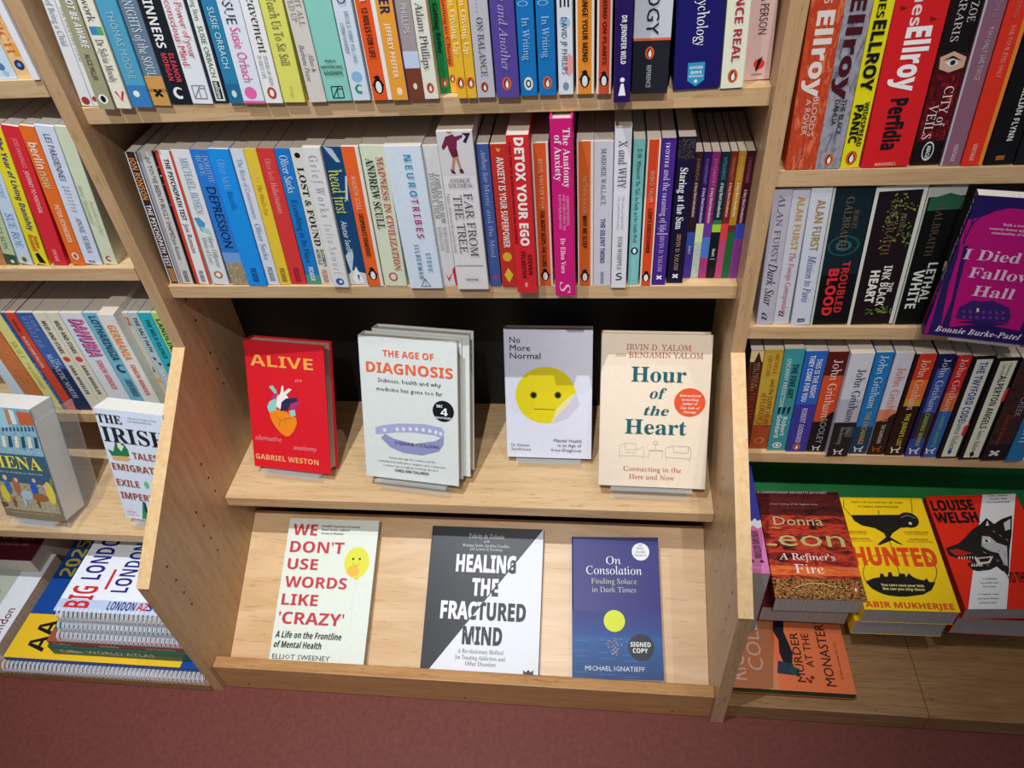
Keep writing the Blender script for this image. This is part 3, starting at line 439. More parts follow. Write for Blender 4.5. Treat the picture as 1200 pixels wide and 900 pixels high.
  [688.3,28.3,590.4,20.15,198.7,124,0.0,"1a1636","thick dark navy paperback with a gold speckled head titled Staring at the Sun",[["k","b8a85a",0.81,172.49,19.34,197.02],["t","Staring at the Sun","R","f0f0f4",4.84,161.98,81.13,8.46,-90],["t","IRVIN D. YALOM","u","c8a878",7.66,73.62,52.81,4.84,-90],["g","X","f4f4f4",10.08,11.61,4.43]]],
  [709.8,39.8,590.4,9.3,174.9,112,0.0,"3a2028","slim black-maroon booklet with a blue-purple foot, first of the seven small matching ones",[["r","3a5ab0",0.0,46.51,9.3,68.85],["r","4a3a9c",0.0,0.0,9.3,46.51],["t","DERRIDA","s","9a7a6a",3.02,166.49,28.03,3.26,-90],["t","A Very Short Introduction","S","e8e0e0",3.02,136.25,45.75,3.26,-90],["t","Oxford","S","c8c8e8",3.02,49.03,11.4,3.26,-90]]],
  [719.7,39.8,590.4,9.06,174.7,112,0.0,"2c1a5c","slim indigo booklet whose foot is a pale green mottled panel",[["r","d8e4a0",0.0,53.98,9.06,80.86],["m",["9ab4a4","c8d4c8","7c948c"],60,60,0.0,0.0,9.06,53.98],["t","PSYCHOTHERAPY","s","8a7ac0",2.95,166.29,32.42,3.17,-90],["t","A Very Short Introduction","S","d8d0f0",2.95,129.43,47.37,3.17,-90]]],
  [729.0,39.7,590.4,9.8,174.6,112,0.0,"8a2a6c","slim plum booklet with a blue and purple foot",[["r","6a3a9c",0.0,61.34,9.8,80.77],["r","4a7ac8",0.0,31.14,9.8,61.34],["r","a83a7c",0.0,0.0,9.8,31.14],["t","PSYCHIATRY","s","d07ab0",3.19,166.1,34.6,3.43,-90],["t","A Very Short Introduction","S","f0d0e4",3.19,129.27,47.31,3.43,-90]]],
  [739.3,39.7,590.4,10.43,174.3,112,0.0,"15303a","slim dark teal booklet with a glowing yellow-green band",[["r","2a7a4a",0.0,79.47,10.43,85.43],["r","a8d83a",0.0,68.6,10.43,79.47],["r","14181c",0.0,0.0,10.43,68.6],["t","INTELLIGENCE","s","5a9aa8",3.39,167.98,27.84,3.65,-90],["t","A Very Short Introduction","S","d8e8e8",3.39,135.75,45.59,3.65,-90],["t","Stuart","S","e0e0e0",3.39,45.09,11.42,3.65,-90],["r","a0a8b0",2.09,28.53,8.34,29.82]]],
  [750.1,39.7,590.4,8.4,174.6,112,0.0,"7a2a20","slim rust brown booklet with a red and pink foot",[["r","e0404c",0.0,56.26,8.4,80.57],["r","c04a7c",0.0,0.0,8.4,56.26],["t","PERSONALITY","s","c87a5a",2.73,167.78,30.0,2.94,-90],["t","A Very Short Introduction","S","f0d0b8",2.73,135.59,45.53,2.94,-90]]],
  [758.8,39.6,590.4,8.67,175.0,112,0.0,"b8862c","slim ochre booklet with a dark green foot",[["r","6a2a34",0.0,68.45,8.67,78.09],["r","1e6a38",0.0,0.0,8.67,68.45],["t","EMOTION","s","e0b860",2.82,167.6,27.78,3.03,-90],["t","A Very Short Introduction","S","f8ecc8",2.82,135.45,45.48,3.03,-90]]],
  [767.7,39.6,590.4,9.86,174.8,112,0.0,"4a1424","slim maroon booklet with a blue and purple foot, nearest the right side panel",[["r","3a4ab8",0.0,58.6,9.86,80.39],["r","8a3a94",0.0,0.0,9.86,58.6],["t","CONSCIOUSNESS","s","a86a7a",3.21,167.41,32.12,3.45,-90],["t","A Very Short Introduction","S","f0d8e0",3.21,126.45,44.87,3.45,-90]]],
 ]),
 'C': ('crime novels on the top right shelf', [
  [804.2,3.4,759.4,31.6,198.0,130,-1.92,"d2542e","orange-red novel with rough paint strokes, against the right side panel",[["m",["d2542e","b83c22","e87a50"],20,5,0.0,0.0,31.6,198.0],["t","AMES","S","e8b8a0",12.01,195.62,25.07,7.58,-90],["t","Ellroy","Z","e8dcd4",8.53,164.47,84.1,15.8,-90],["t","BLOOD’S","s","d8cfc4",17.54,80.38,42.41,5.37,-90],["t","A ROVER","s","d8cfc4",10.59,78.59,38.72,5.37,-90],["t","WINDMILL","s","c89080",11.06,26.39,19.81,3.16,-90]]],
  [836.1,4.1,759.4,25.37,198.0,130,-1.92,"8a8890","grey photographic novel titled The Black Dahlia with a torn black edge",[["p","131318",[[0.0,64.94],[3.04,60.37],[5.07,37.01],[8.88,17.63],[7.61,0.0],[0.0,0.0]]],["m",["6c6a78","a8a8b4","8c8894"],16,5,0.0,0.0,25.37,198.0],["t","Ellroy","Z","4a1420",5.71,179.7,102.17,13.95,-90],["t","THE BLACK","s","18181c",14.21,77.53,38.62,5.07,-90],["t","DAHLIA","s","18181c",7.61,77.53,27.32,5.07,-90],["g","PEN","e2602c",12.69,10.7,5.07]]],
  [862.6,5.1,759.4,19.49,198.0,130,-2.01,"f0e81c","bright yellow novel with heavy black capitals, Widespread Panic",[["t","JAMES","S","16161a",4.68,195.62,39.71,7.02,-90],["t","ELLROY","Z","16161a",3.9,153.6,68.27,11.7,-90],["t","WIDESPREAD","S","16161a",11.7,73.85,48.35,4.68,-90],["t","PANIC","Z","16161a",2.92,71.16,41.8,8.19,-90],["g","PEN","e2602c",9.75,11.78,5.85]]],
  [884.4,4.6,759.4,49.0,234.0,140,-2.68,"e3242b","thickest red novel titled Perfidia in black below white capitals",[["p","8a1414",[[4.9,166.08],[12.25,163.07],[5.88,160.8]]],["p","8a1414",[[34.3,153.94],[41.65,150.87],[35.28,148.55]]],["t","James","S","f4e8e4",16.66,205.07,58.85,10.78,-90],["t","Ellroy","Z","ffffff",16.17,145.44,62.66,22.54,-90],["t","Perfidia","Z","16161a",16.17,75.75,55.56,16.66,-90],["t","WINDMILL","S","f0c0b8",13.48,1.74,22.05,3.45,0]]],
  [936.9,8.9,759.4,28.66,216.0,140,-2.95,"47141a","dark red and black novel showing one eye through a veil, titled City of Veils",[["r","151012",0.0,118.2,28.66,216.0],["p","d8b49c",[[2.87,114.93],[14.33,119.83],[27.23,113.29],[27.23,103.32],[14.33,99.11],[4.3,103.32]]],["p","fbf2ec",[[8.6,109.16],[15.76,112.46],[21.5,107.49],[14.33,104.99]]],["e","283a6a",15.76,108.74,2.58,2.58],["e","101014",15.76,108.74,1.29,1.29],["p","1a1014",[[5.73,111.64],[14.33,115.75],[24.36,109.98],[14.33,113.29]]],["m",["7a161c","3a0c12","a82430"],18,8,0.0,27.24,28.66,98.27],["t","FERRARIS","u","d8d0d0",7.45,188.49,58.98,6.88,-90],["t","ZOE","u","d8d0d0",18.06,165.08,18.27,6.88,-90],["t","CITY of","u","f2e6e2",14.62,85.44,42.17,8.6,-90],["t","VEILS","u","f2e6e2",4.3,66.98,36.88,8.6,-90],["r","151012",0.0,0.0,28.66,27.24],["e","f4f4f4",14.33,15.66,5.73,10.89],["e","151012",14.33,15.66,4.87,9.26],["t","ABACUS","S","f4f4f4",12.32,22.44,15.62,4.01,-90]]],
  [966.7,5.8,759.4,19.76,198.0,130,-3.22,"93677c","dusty mauve novel titled You Only Live Twice",[["r","c8c4cc",0.0,0.0,1.98,198.0],["t","IAN FLEMING","s","a8889c",9.48,195.47,43.87,4.74,-90],["t","YOU ONLY LIVE TWICE","s","d8c4cc",9.48,143.15,51.13,4.74,-90],["t","VINTAGE","S","d8c4cc",8.69,24.42,19.42,4.35,-90]]],
  [987.3,5.0,759.4,21.31,198.0,130,-3.26,"ec3a26","vermilion novel titled For Your Eyes Only with an orange right edge",[["r","f0922c",17.47,0.0,21.31,198.0],["t","IAN FLEMING","s","d8706a",7.46,194.68,43.7,4.26,-90],["t","FOR YOUR EYES ONLY","s","f8a898",8.52,143.32,49.17,4.26,-90],["t","VINTAGE","S","f8b8a8",6.82,25.22,19.32,4.26,-90]]],
  [1010.6,5.8,759.4,29.17,216.0,140,-3.26,"141418","black novel with white author capitals beside the vermilion one",[["t","GONE GIRL","u","d8883a",16.04,213.41,119.85,8.75,-90],["t","GILLIAN FLYNN","S","e8e8e8",15.17,85.09,58.31,5.83,-90],["t","W&N","S","e8903a",10.21,10.52,4.87,8.75,-90]]],
  [1041.0,5.5,759.4,31.79,216.0,140,-3.35,"1c1a20","black novel cut off by the right edge of the picture on the top right shelf",[["t","SHARP OBJECTS","u","b8a8a8",7.95,148.17,108.17,9.54,-90]]],
 ]),
 'D': ('thrillers on the middle right shelf', [
  [806.3,7.7,539.1,20.91,195.0,130,-2.56,"bdb9c8","lilac-grey paperback with black script Dark Star, half behind the side panel",[["t","ALAN FURST","u","5a5660",6.9,187.66,92.39,7.11,-90],["t","Dark Star","h","1c1820",5.23,95.27,64.85,10.46,-90],["t","a","h","16161a",5.23,19.47,12.52,10.46,-90]]],
  [827.6,8.8,539.1,19.47,194.8,130,-2.56,"cfd0da","pale grey paperback with gold capitals and red script",[["t","ALAN FURST","S","c89a4a",6.82,184.58,71.83,7.79,-90],["t","The Foreign Correspondent","i","b83a44",7.4,109.13,93.17,6.62,-90],["t","a","h","16161a",4.87,21.48,9.67,9.74,-90]]],
  [849.6,6.3,539.1,23.31,196.4,130,-3.33,"d5dae6","white paperback with gold capitals and blue script Mission to Paris",[["t","ALAN FURST","S","a8844c",8.16,181.17,68.36,9.33,-90],["t","Mission to Paris","h","2a4a9c",8.16,106.79,70.05,9.33,-90],["t","MCM","S","16161a",6.99,10.83,5.58,9.33,-90]]],
  [873.8,7.5,539.1,45.08,196.4,130,-3.4,"142830","dark teal and black thriller with red Troubled Blood, wide spine",[["r","c8ccc4",0.0,0.0,2.7,196.38],["r","0f0f14",2.7,0.0,45.08,76.77],["e","1d5058",22.54,118.28,18.03,14.43],["e","142830",22.54,118.28,15.33,12.26],["e","2a6a70",22.54,118.28,9.02,7.21],["e","142830",22.54,118.28,5.86,4.69],["t","ROBERT","u","7a6a4a",27.05,166.23,24.68,5.41,-90],["t","GALBRAITH","u","7a6a4a",16.23,183.61,70.08,8.11,-90],["t","TROUBLED","S","d8323c",25.25,96.62,77.56,9.02,-90],["t","BLOOD","Z","e03038",11.27,86.77,71.82,11.72,-90]]],
  [920.0,8.0,539.1,55.05,195.8,130,-3.4,"20161c","dark thriller with ivy leaves and a white border, titled The Ink Black Heart",[["r","dfe2d8",0.0,0.0,3.85,195.85],["r","dfe2d8",50.64,0.0,55.05,195.85],["r","dfe2d8",0.0,189.65,55.05,195.85],["v","5c7a32",16.51,114.93,49.54,186.49],["t","ROBERT","u","7a604a",33.58,160.57,29.3,5.5,-90],["t","GALBRAITH","u","7a604a",19.82,177.97,72.55,8.81,-90],["t","THE","S","f0eee4",37.98,64.66,14.14,5.5,-90],["t","INK BLACK","S","f0eee4",28.35,89.65,60.22,9.36,-90],["t","HEART","Z","f0eee4",14.59,83.49,48.73,10.46,-90],["v","4c7a3a",16.51,15.92,49.54,26.75]]],
  [976.2,8.4,539.1,40.44,194.8,130,-3.44,"0f1212","black thriller with a greenish head titled Lethal White, overlapped by the magenta book",[["r","b8bcb4",2.02,181.65,40.44,194.77],["p","2c6048",[[4.04,179.52],[24.26,185.87],[40.44,179.52],[40.44,164.47],[4.04,164.47]]],["r","c4c8c0",0.0,0.0,2.02,194.77],["t","GALBRAITH","u","6a5444",14.15,173.12,70.26,8.09,-90],["t","LETHAL","S","dfe2dc",22.24,93.21,58.24,10.51,-90],["t","WHITE","S","eef0ec",8.49,83.43,57.77,12.13,-90]]],
 ]),
 'E': ('crime novels on the lower right shelf', [
  [814.4,10.9,295.5,17.18,195.9,130,-2.02,"5a2a1c","brown novel with a church tower silhouette, half hidden by the side panel",[["r","e0c890",0.0,175.84,17.18,195.91],["p","3a1c14",[[3.44,166.47],[10.31,194.24],[15.46,175.84],[15.46,150.6],[3.44,150.6]]],["t","MICHELE","u","b88a5a",10.65,175.84,48.02,3.44,-90],["t","GIUTTARI","u","b88a5a",6.01,172.73,51.54,3.44,-90],["t","DEATH","u","c83a2a",7.22,117.85,51.78,6.19,-90]]],
  [832.1,11.7,295.5,25.26,196.7,130,-1.94,"c9a63a","gold paperback titled The Dark Heart of Florence with a rust-coloured foot",[["r","a84a22",0.0,0.0,25.26,51.46],["r","c08a30",0.0,51.46,25.26,72.9],["t","MICHELE","u","a05a1c",15.16,190.74,37.34,5.05,-90],["t","GIUTTARI","u","a05a1c",6.32,187.69,37.49,5.05,-90],["t","and the DARK HEART","u","6a3a14",14.65,143.77,95.94,6.06,-90],["t","of FLORENCE","u","8a3a14",5.31,117.51,66.05,7.58,-90],["e","d88a5a",12.63,18.22,6.57,6.57],["e","a84a22",12.63,18.22,5.05,5.05]]],
  [857.9,9.0,295.5,26.36,200.7,130,-2.02,"3f98a0","teal paperback with three tiny running figures two thirds down",[["t","THE FINE ART","S","0c2a30",13.44,174.97,64.43,7.91,-90],["t","UNCANNY PREDICTION","S","c8e0e0",5.01,184.18,90.62,5.8,-90],["p","16161a",[[5.27,90.13],[9.22,93.56],[7.91,79.72],[5.27,76.23]]],["p","16161a",[[11.86,90.13],[15.81,93.56],[14.5,79.72],[11.86,76.23]]],["p","16161a",[[18.45,90.13],[22.4,93.56],[21.09,79.72],[18.45,76.23]]],["t","Robert","S","e4f0f0",13.71,72.72,39.66,6.33,-90],["t","Goddard","S","e4f0f0",5.8,76.23,46.87,6.33,-90],["e","f4f4f4",13.18,11.55,6.33,6.33],["e","3f98a0",13.18,11.55,4.74,4.74],["e","f4f4f4",13.18,11.55,2.11,3.16]]],
  [885.0,7.4,295.5,28.8,198.7,130,-2.02,"2c66c0","royal blue paperback turning violet at its foot, titled This Is the Night",[["r","3c3a9c",0.0,0.0,28.8,99.26],["t","THIS IS THE NIGHT","S","dfe8f4",16.13,185.97,73.24,6.91,-90],["t","THEY COME FOR YOU","S","f0f4fa",6.34,192.02,85.99,6.91,-90],["t","ROBERT GODDARD","S","c8c0e8",10.66,92.44,71.57,7.49,-90],["g","PEN","e2602c",14.4,10.53,5.18]]],
  [915.1,8.3,295.5,25.75,197.5,130,-2.06,"d9532c","orange novel with a dark maroon head and black foot titled Sooley",[["r","5a1a18",0.0,154.64,25.75,197.55],["p","14141a",[[0.0,64.42],[12.87,64.42],[20.6,81.92],[25.75,85.37],[25.75,0.0],[0.0,0.0]]],["r","14141a",0.0,0.0,25.75,60.88],["t","John Grisham","u","f4dcd0",8.5,184.04,110.82,11.33,-90],["t","SOOLEY","s","9aa4a8",10.04,71.47,52.5,8.75,-90],["g","HH","e0e0e0",12.87,8.62,5.15]]],
  [942.6,-0.2,295.5,29.71,202.3,130,-2.55,"d6d8e2","white and grey novel with a black harbour scene foot, standing slightly forward",[["r","b8bac8",0.0,72.01,29.71,117.84],["r","1c1c22",0.0,0.0,29.71,72.01],["r","4a4c56",17.83,41.76,28.22,63.23],["t","John Grisham","u","1c2030",13.07,175.01,101.26,10.7,-90],["t","The","u","9aa0a8",18.42,63.23,14.25,4.75,-90],["t","Reckoning","u","9aa0a8",10.4,63.23,36.11,5.94,-90],["g","HH","e0e0e0",14.85,10.34,5.94]]],
  [976.3,6.0,295.5,22.77,198.8,130,-2.55,"1f7cc0","bright blue novel titled The Exchange, darker at its foot",[["r","143a5c",0.0,0.0,22.77,57.91],["t","John Grisham","u","d8ecf8",6.37,194.37,98.35,10.02,-90],["t","THE EXCHANGE","S","b8a058",7.97,89.22,67.58,6.83,-90],["g","HH","e0e0e0",11.38,10.44,5.92]]],
  [1001.2,5.2,295.5,23.26,199.2,130,-2.61,"d5d3e0","white novel with salmon lettering and a brown woodland foot",[["r","e08a6c",0.0,70.06,23.26,94.1],["p","2a1c18",[[0.0,70.06],[11.63,73.54],[18.61,83.89],[23.26,87.31],[23.26,0.0],[0.0,0.0]]],["r","2a1c18",0.0,0.0,23.26,64.82],["t","John Grisham","u","e08068",7.68,174.38,104.31,10.23,-90],["t","THE GUARDIANS","s","e0d4c8",9.07,64.82,39.55,5.12,-90],["g","HH","c8502c",11.63,12.27,5.58]]],
  [1026.5,4.4,295.5,25.57,197.9,130,-2.61,"2c1818","novel with an orange sunset spine and dark foot titled The Judge’s List",[["r","d83c24",4.09,152.34,25.57,197.88],["r","e8702c",4.09,115.48,25.57,152.34],["r","d8982c",4.09,102.24,25.57,115.48],["t","John Grisham","u","f4d8c0",9.21,188.98,93.45,10.23,-90],["t","THE JUDGE'S LIST","S","d8c83c",11.25,88.76,67.29,6.14,-90],["g","HH","e8e8e8",12.78,12.19,6.14]]],
  [1054.6,3.5,295.5,21.18,199.0,130,-2.84,"1c2150","navy novel with a smoky dark middle titled Camino Winds",[["r","3c58a8",4.24,90.33,21.18,173.63],["r","3a3438",4.24,37.9,21.18,90.33],["r","2c4a9c",0.0,0.0,21.18,37.9],["t","John Grisham","u","d0dcf0",7.84,191.61,97.91,8.89,-90],["t","CAMINO WINDS","S","a8b84a",8.89,90.33,67.0,5.51,-90],["g","HH","e8e8f4",10.59,12.22,6.35]]],
  [1077.2,2.6,295.5,19.87,198.0,130,-3.2,"3a1030","red and blue novel titled Camino Ghosts, left of the black and cream pair",[["r","d02a2c",3.18,131.26,19.87,197.98],["r","d86a3c",3.18,95.2,19.87,131.26],["r","2c64ac",3.18,0.0,19.87,95.2],["t","John Grisham","u","f4d0c8",7.35,192.74,97.54,8.34,-90],["t","CAMINO GHOSTS","S","6ab08a",8.34,93.52,70.26,5.17,-90],["g","HH","e8e8f4",9.93,14.03,5.96]]],
  [1099.0,1.0,295.5,28.5,198.2,130,-3.57,"17161a","black novel with a cream label, titled The Twyford Code in blue",[["r","dfe4d4",5.7,3.39,25.08,192.74],["t","THE TWYFORD CODE","S","2c4a9c",10.54,188.32,111.44,9.69,-90],["t","Janice Hallett","u","22222c",11.68,76.88,56.77,7.41,-90],["p","d8343a",[[21.37,66.53],[27.07,73.44],[25.65,45.44],[21.37,48.99]]],["p","2c5aac",[[11.4,16.42],[15.39,21.94],[18.24,12.72],[14.25,7.14]]]]],
  [1129.5,-0.5,295.5,28.88,197.1,130,-4.11,"17161a","black novel with a cream label, titled The Alperton Angels in black",[["r","dfe4cc",5.2,4.2,25.42,191.46],["t","A Mysterious","u","22222c",17.04,188.52,22.47,4.04,-90],["t","Case of the","u","22222c",10.69,185.56,19.51,4.04,-90],["t","ALPERTON ANGELS","S","22263c",11.26,166.05,100.66,8.66,-90],["t","Janice Hallett","u","22222c",12.13,61.92,42.9,6.93,-90],["p","d8343a",[[24.55,138.16],[28.88,144.45],[28.88,118.99],[24.55,115.74]]],["p","14141c",[[11.55,13.49],[15.6,19.02],[18.49,9.79],[14.44,4.2]]]]],
  [1159.5,-1.8,295.5,31.02,198.1,130,-4.11,"221e24","dark stormy-sky novel right of the two black and cream ones",[["r","4a2c28",0.0,108.01,31.02,120.99],["r","5a342c",0.0,64.26,21.72,77.98],["m",["1c1a20","4a2c28","2a242c"],10,30,0.0,36.07,31.02,198.11],["t","RAVEN'S CREEK","s","8a9098",17.99,182.74,91.27,7.45,-90],["t","Claire Donovan","s","a8442c",9.31,94.81,58.73,6.2,-90],["g","X","d8d8d8",13.96,16.11,8.07]]],
  [1192.7,-2.5,295.5,22.68,198.7,130,-4.71,"2c78b0","blue book at the far right end of the lower right shelf",[["t","NIGHT","s","d8e4ec",6.8,89.83,51.83,9.07,-90]]],
 ]),
 'F': ('books on the top left shelf', [
  [-103.1,3.9,888.1,32.46,198.0,128,0.0,"cfe6f4","pale blue book at the far left of the top left shelf, mostly out of frame",[]],
  [-70.4,1.6,888.1,21.35,198.0,128,0.0,"d3e7f6","pale blue paperback with a small blue emblem left of the peach one",[["t","the sea","s","8ab4cc",7.47,65.36,35.14,6.4,-90],["e","5a80b0",8.54,13.71,4.27,4.27],["e","a8c8e0",10.67,6.23,3.42,3.42]]],
  [-48.7,2.4,888.1,18.51,198.0,128,0.0,"f5c98c","peach and orange paperback with a dark round badge near its foot",[["t","NORWICH","u","e2703c",2.78,105.43,78.03,9.25,-90],["t","A History of the World","s","e8a070",13.51,97.44,53.94,2.59,-90],["r","f0a84a",9.25,23.77,18.51,38.18],["e","2a3a7a",9.25,14.58,5.55,5.55],["e","8aa0d0",9.25,14.58,2.22,2.22]]],
  [-27.1,-4.0,888.1,8.16,198.0,128,0.0,"eef2f7","thin white book squeezed between the peach paperback and the side panel",[]],
 ]),
 'G': ('travel books on the second left shelf', [
  [-235.2,6.4,643.2,26.86,201.9,128,13.11,"c8875a","tan book at the far left of the second left shelf",[]],
  [-207.4,6.2,640.9,16.73,200.1,128,13.11,"c4d3a4","sage green paperback with a dark green foot",[["r","3c5a44",0.0,0.0,16.73,16.04],["t","MENDELSON","u","6a7a5c",4.18,92.88,68.51,6.69,-90],["e","d8e0d0",10.04,4.78,2.68,2.68]]],
  [-188.2,6.1,641.3,19.5,199.3,128,12.58,"cfe0f2","pale blue paperback with large blue serif author capitals",[["t","IN MONTMARTRE","u","9ab8d8",5.85,174.71,72.53,7.8,-90],["t","SUE ROE","u","6a9acc",4.88,79.62,52.85,9.75,-90],["e","c8c890",9.75,7.34,5.07,5.07],["e","5a5a40",9.75,7.34,2.73,3.82]]],
  [-164.8,4.9,641.3,20.81,198.6,128,11.55,"f3e22c","bright yellow paperback titled The Year of Living Danishly",[["t","The Year of Living Danishly","S","2c3c7c",8.74,185.07,131.07,7.49,-90],["t","Helen","S","c8542c",11.45,46.1,18.79,6.24,-90],["t","Russell","S","c8542c",5.2,47.42,25.58,6.24,-90],["p","16161a",[[6.24,16.34],[11.45,19.1],[17.69,2.41],[8.32,2.41]]]]],
  [-139.9,4.7,641.3,22.82,197.4,128,10.49,"e32f3c","red paperback titled Journey to Portugal with thin white lettering",[["t","JOSE SARAMAGO","s","f0a0a0",9.81,181.78,38.94,5.48,-90],["t","JOURNEY TO PORTUGAL","S","f4c4c0",9.81,139.39,60.14,5.48,-90],["t","VINTAGE","S","f4b4b0",8.9,24.42,19.23,5.02,-90]]],
  [-110.0,4.5,639.9,19.36,196.2,128,8.38,"f2752c","orange paperback titled Berlin Now in rounded white letters",[["t","berlin","S","f8e8d8",4.36,175.51,34.39,10.65,-90],["t","now","S","d8c89a",4.36,137.7,23.28,10.65,-90],["t","PETER SCHNEIDER","S","f8dcc4",7.55,91.55,56.01,6.19,-90],["e","f4f0e8",9.68,14.04,4.65,5.57],["e","c8682c",9.68,14.04,2.71,3.79]]],
  [-90.1,5.3,640.5,23.63,195.4,128,8.38,"dbe4f4","white-blue paperback titled Les Parisiennes, widest on the second left shelf",[["t","LES PARISIENNES","s","4a5468",7.8,184.99,61.15,8.03,-90],["t","How the","R","3a4458",7.09,114.8,9.45,1.69,0],["t","Women","R","3a4458",7.8,109.91,8.03,2.01,0],["t","of Paris","R","3a4458",7.09,105.42,9.45,1.48,0],["t","Lived,","R","3a4458",8.27,100.62,7.09,1.48,0],["t","Loved","R","3a4458",8.27,95.65,7.09,1.77,0],["t","and Died","R","3a4458",7.09,90.93,9.45,1.48,0],["t","in the","R","3a4458",8.27,86.03,7.09,1.48,0],["t","1940s","R","3a4458",8.27,80.96,7.09,1.77,0],["t","ANNE SEBBA","u","4a5468",9.45,73.13,54.65,7.09,-90],["t","W&N","S","22222c",6.38,3.06,8.51,3.54,0]]],
  [-63.8,6.1,639.6,18.65,193.7,128,7.67,"dbe2c4","pale sage paperback against the side panel with a small red emblem at its foot",[["t","Asne Seierstad","i","a8b48c",2.8,120.94,58.29,5.59,-90],["t","Bookseller of Kabul","i","b4bf98",10.63,97.24,49.96,4.85,-90],["g","C","b8442c",9.32,8.74,4.1]]],
 ]),
 'H': ('travel books on the third left shelf', [
  [-343.2,10.0,352.4,19.48,198.9,128,0.0,"d8e8f4","pale blue book at the far left of the third left shelf",[]],
  [-322.4,10.0,352.4,30.44,199.0,128,0.0,"dc7a44","terracotta book with a worn picture spine beside the pale yellow one",[["m",["c86a3c","e08a54","9c4c2c"],40,30,0.0,0.0,30.44,198.98]]],
  [-290.6,10.0,352.4,17.89,199.1,128,0.0,"ece48c","pale yellow book with faint green lettering",[["t","SICILY","u","a8a854",4.47,145.15,34.19,8.94,-90],["t","THE LEOPARD","s","b4b060",6.26,103.95,56.29,5.37,-90]]],
  [-272.0,10.0,352.4,6.18,199.1,128,0.0,"1c5a9c","deep blue book titled The Amur River in two-tone lettering",[["t","The Amur River","u","6a9ac8",1.54,184.5,69.9,3.09,-90],["t","Colin Thubron","u","c8e0f4",1.54,100.61,81.24,3.09,-90]]],
  [-265.4,10.0,352.4,16.7,199.2,128,0.0,"dc4a34","red paperback with a thin white title on the third left shelf",[["t","From the","S","8a2418",5.84,187.75,22.54,5.01,-90],["t","BLACK LAMB FALCON","S","f8d4c8",5.84,155.36,61.65,5.01,-90],["g","C","f0a090",8.35,4.08,3.34]]],
  [-247.3,10.0,352.4,26.56,199.3,128,0.0,"3c64ac","blue paperback with a navy lower half titled The Magnetic North",[["r","1c2c5c",0.0,0.0,26.56,90.53],["t","SARA","u","8aaad8",15.94,194.19,28.8,7.97,-90],["t","WHEELER","u","8aaad8",5.31,194.19,62.01,7.97,-90],["t","THE","u","c8d4ec",16.47,111.61,14.0,6.91,-90],["t","MAGNETIC NORTH","u","e0e8f4",7.44,120.24,92.37,9.03,-90]]],
  [-220.1,10.0,352.4,19.65,199.4,128,0.0,"e8e2cc","left copy of the two cream paperbacks titled Mud and Stars",[["t","MUD AND STARS","S","2c2c2c",6.29,184.85,62.59,7.07,-90],["e","d84a44",9.82,110.21,5.5,5.5],["t","SARA WHEELER","S","3c3c3c",6.68,97.98,61.97,6.29,-90]]],
  [-199.8,10.0,352.4,20.23,199.5,128,0.0,"e8e2cc","right copy of the two cream paperbacks titled Mud and Stars",[["t","MUD AND STARS","S","2c2c2c",6.47,184.97,62.44,7.28,-90],["e","d84a44",10.12,110.5,5.67,5.67],["t","SARA WHEELER","S","3c3c3c",6.88,98.29,61.83,6.47,-90]]],
  [-178.2,10.0,352.4,35.52,199.6,128,0.0,"e4e8f0","wide white paperback titled Danubia in pink and purple block letters",[["t","DANUBIA","O","5c3c8c",8.17,188.29,72.23,22.02,-90],["t","DANUBIA","O","f07aa8",11.37,189.86,72.08,21.31,-90],["t","SIMON WINDER","S","e85a6c",14.92,109.18,60.87,9.24,-90]]],
  [-141.3,10.0,352.4,26.62,199.8,128,0.0,"7cc4dc","sky blue paperback titled Lotharingia in dark capitals",[["t","LOTHARINGIA","S","22445c",7.19,194.71,85.07,12.24,-90],["g","C","24485c",13.31,92.24,7.99],["t","SIMON WINDER","S","3c6c84",7.99,70.88,36.81,10.65,-90]]],
  [-105.5,-6.0,352.4,25.02,209.2,140,0.0,"ece9e0","white paperback titled Germania in orange, standing forward of its neighbours",[["t","GERMANIA","S","f08a3c",6.26,190.31,66.29,12.51,-90],["t","SIMON WINDER","S","e0485c",8.76,115.56,63.59,7.51,-90]]],
  [-80.2,10.0,352.4,8.99,200.0,128,0.0,"cfcabc","beige paperback with a red letter and a small pineapple picture",[["t","S","R","c83a44",1.8,193.42,17.21,5.4,-90],["e","e8a83c",4.5,68.25,3.06,4.59],["p","3c6a34",[[2.7,86.06],[4.5,100.04],[6.3,86.06]]]]],
  [-70.9,10.0,352.4,14.35,200.0,128,0.0,"b8cdd4","grey-blue paperback titled The Salt Path with black birds",[["t","THE SALT PATH","S","2c4450",4.02,191.93,64.45,6.31,-90],["p","16161a",[[2.87,117.36],[8.61,113.96],[5.74,108.84]]],["p","16161a",[[7.17,107.12],[12.91,103.68],[10.04,98.49]]],["t","RAYNOR","S","e8f0f0",4.3,89.77,43.13,5.74,-90]]],
  [-56.0,10.0,352.4,19.61,200.1,128,0.0,"2cb4c8","bright turquoise paperback titled The Wild Silence",[["t","THE WILD SILENCE","S","124850",6.47,188.92,74.72,6.67,-90],["p","16161a",[[3.92,100.49],[15.69,107.38],[13.72,95.29]]],["t","WINN","S","f4f4f4",5.88,90.06,17.68,7.84,-90]]],
  [-35.8,10.0,352.4,14.32,200.2,128,0.0,"b4e07c","lime green paperback titled Landlines against the side panel",[["t","LANDLINES","S","1c3c24",3.58,189.02,71.19,7.16,-90]]],
 ]),
}
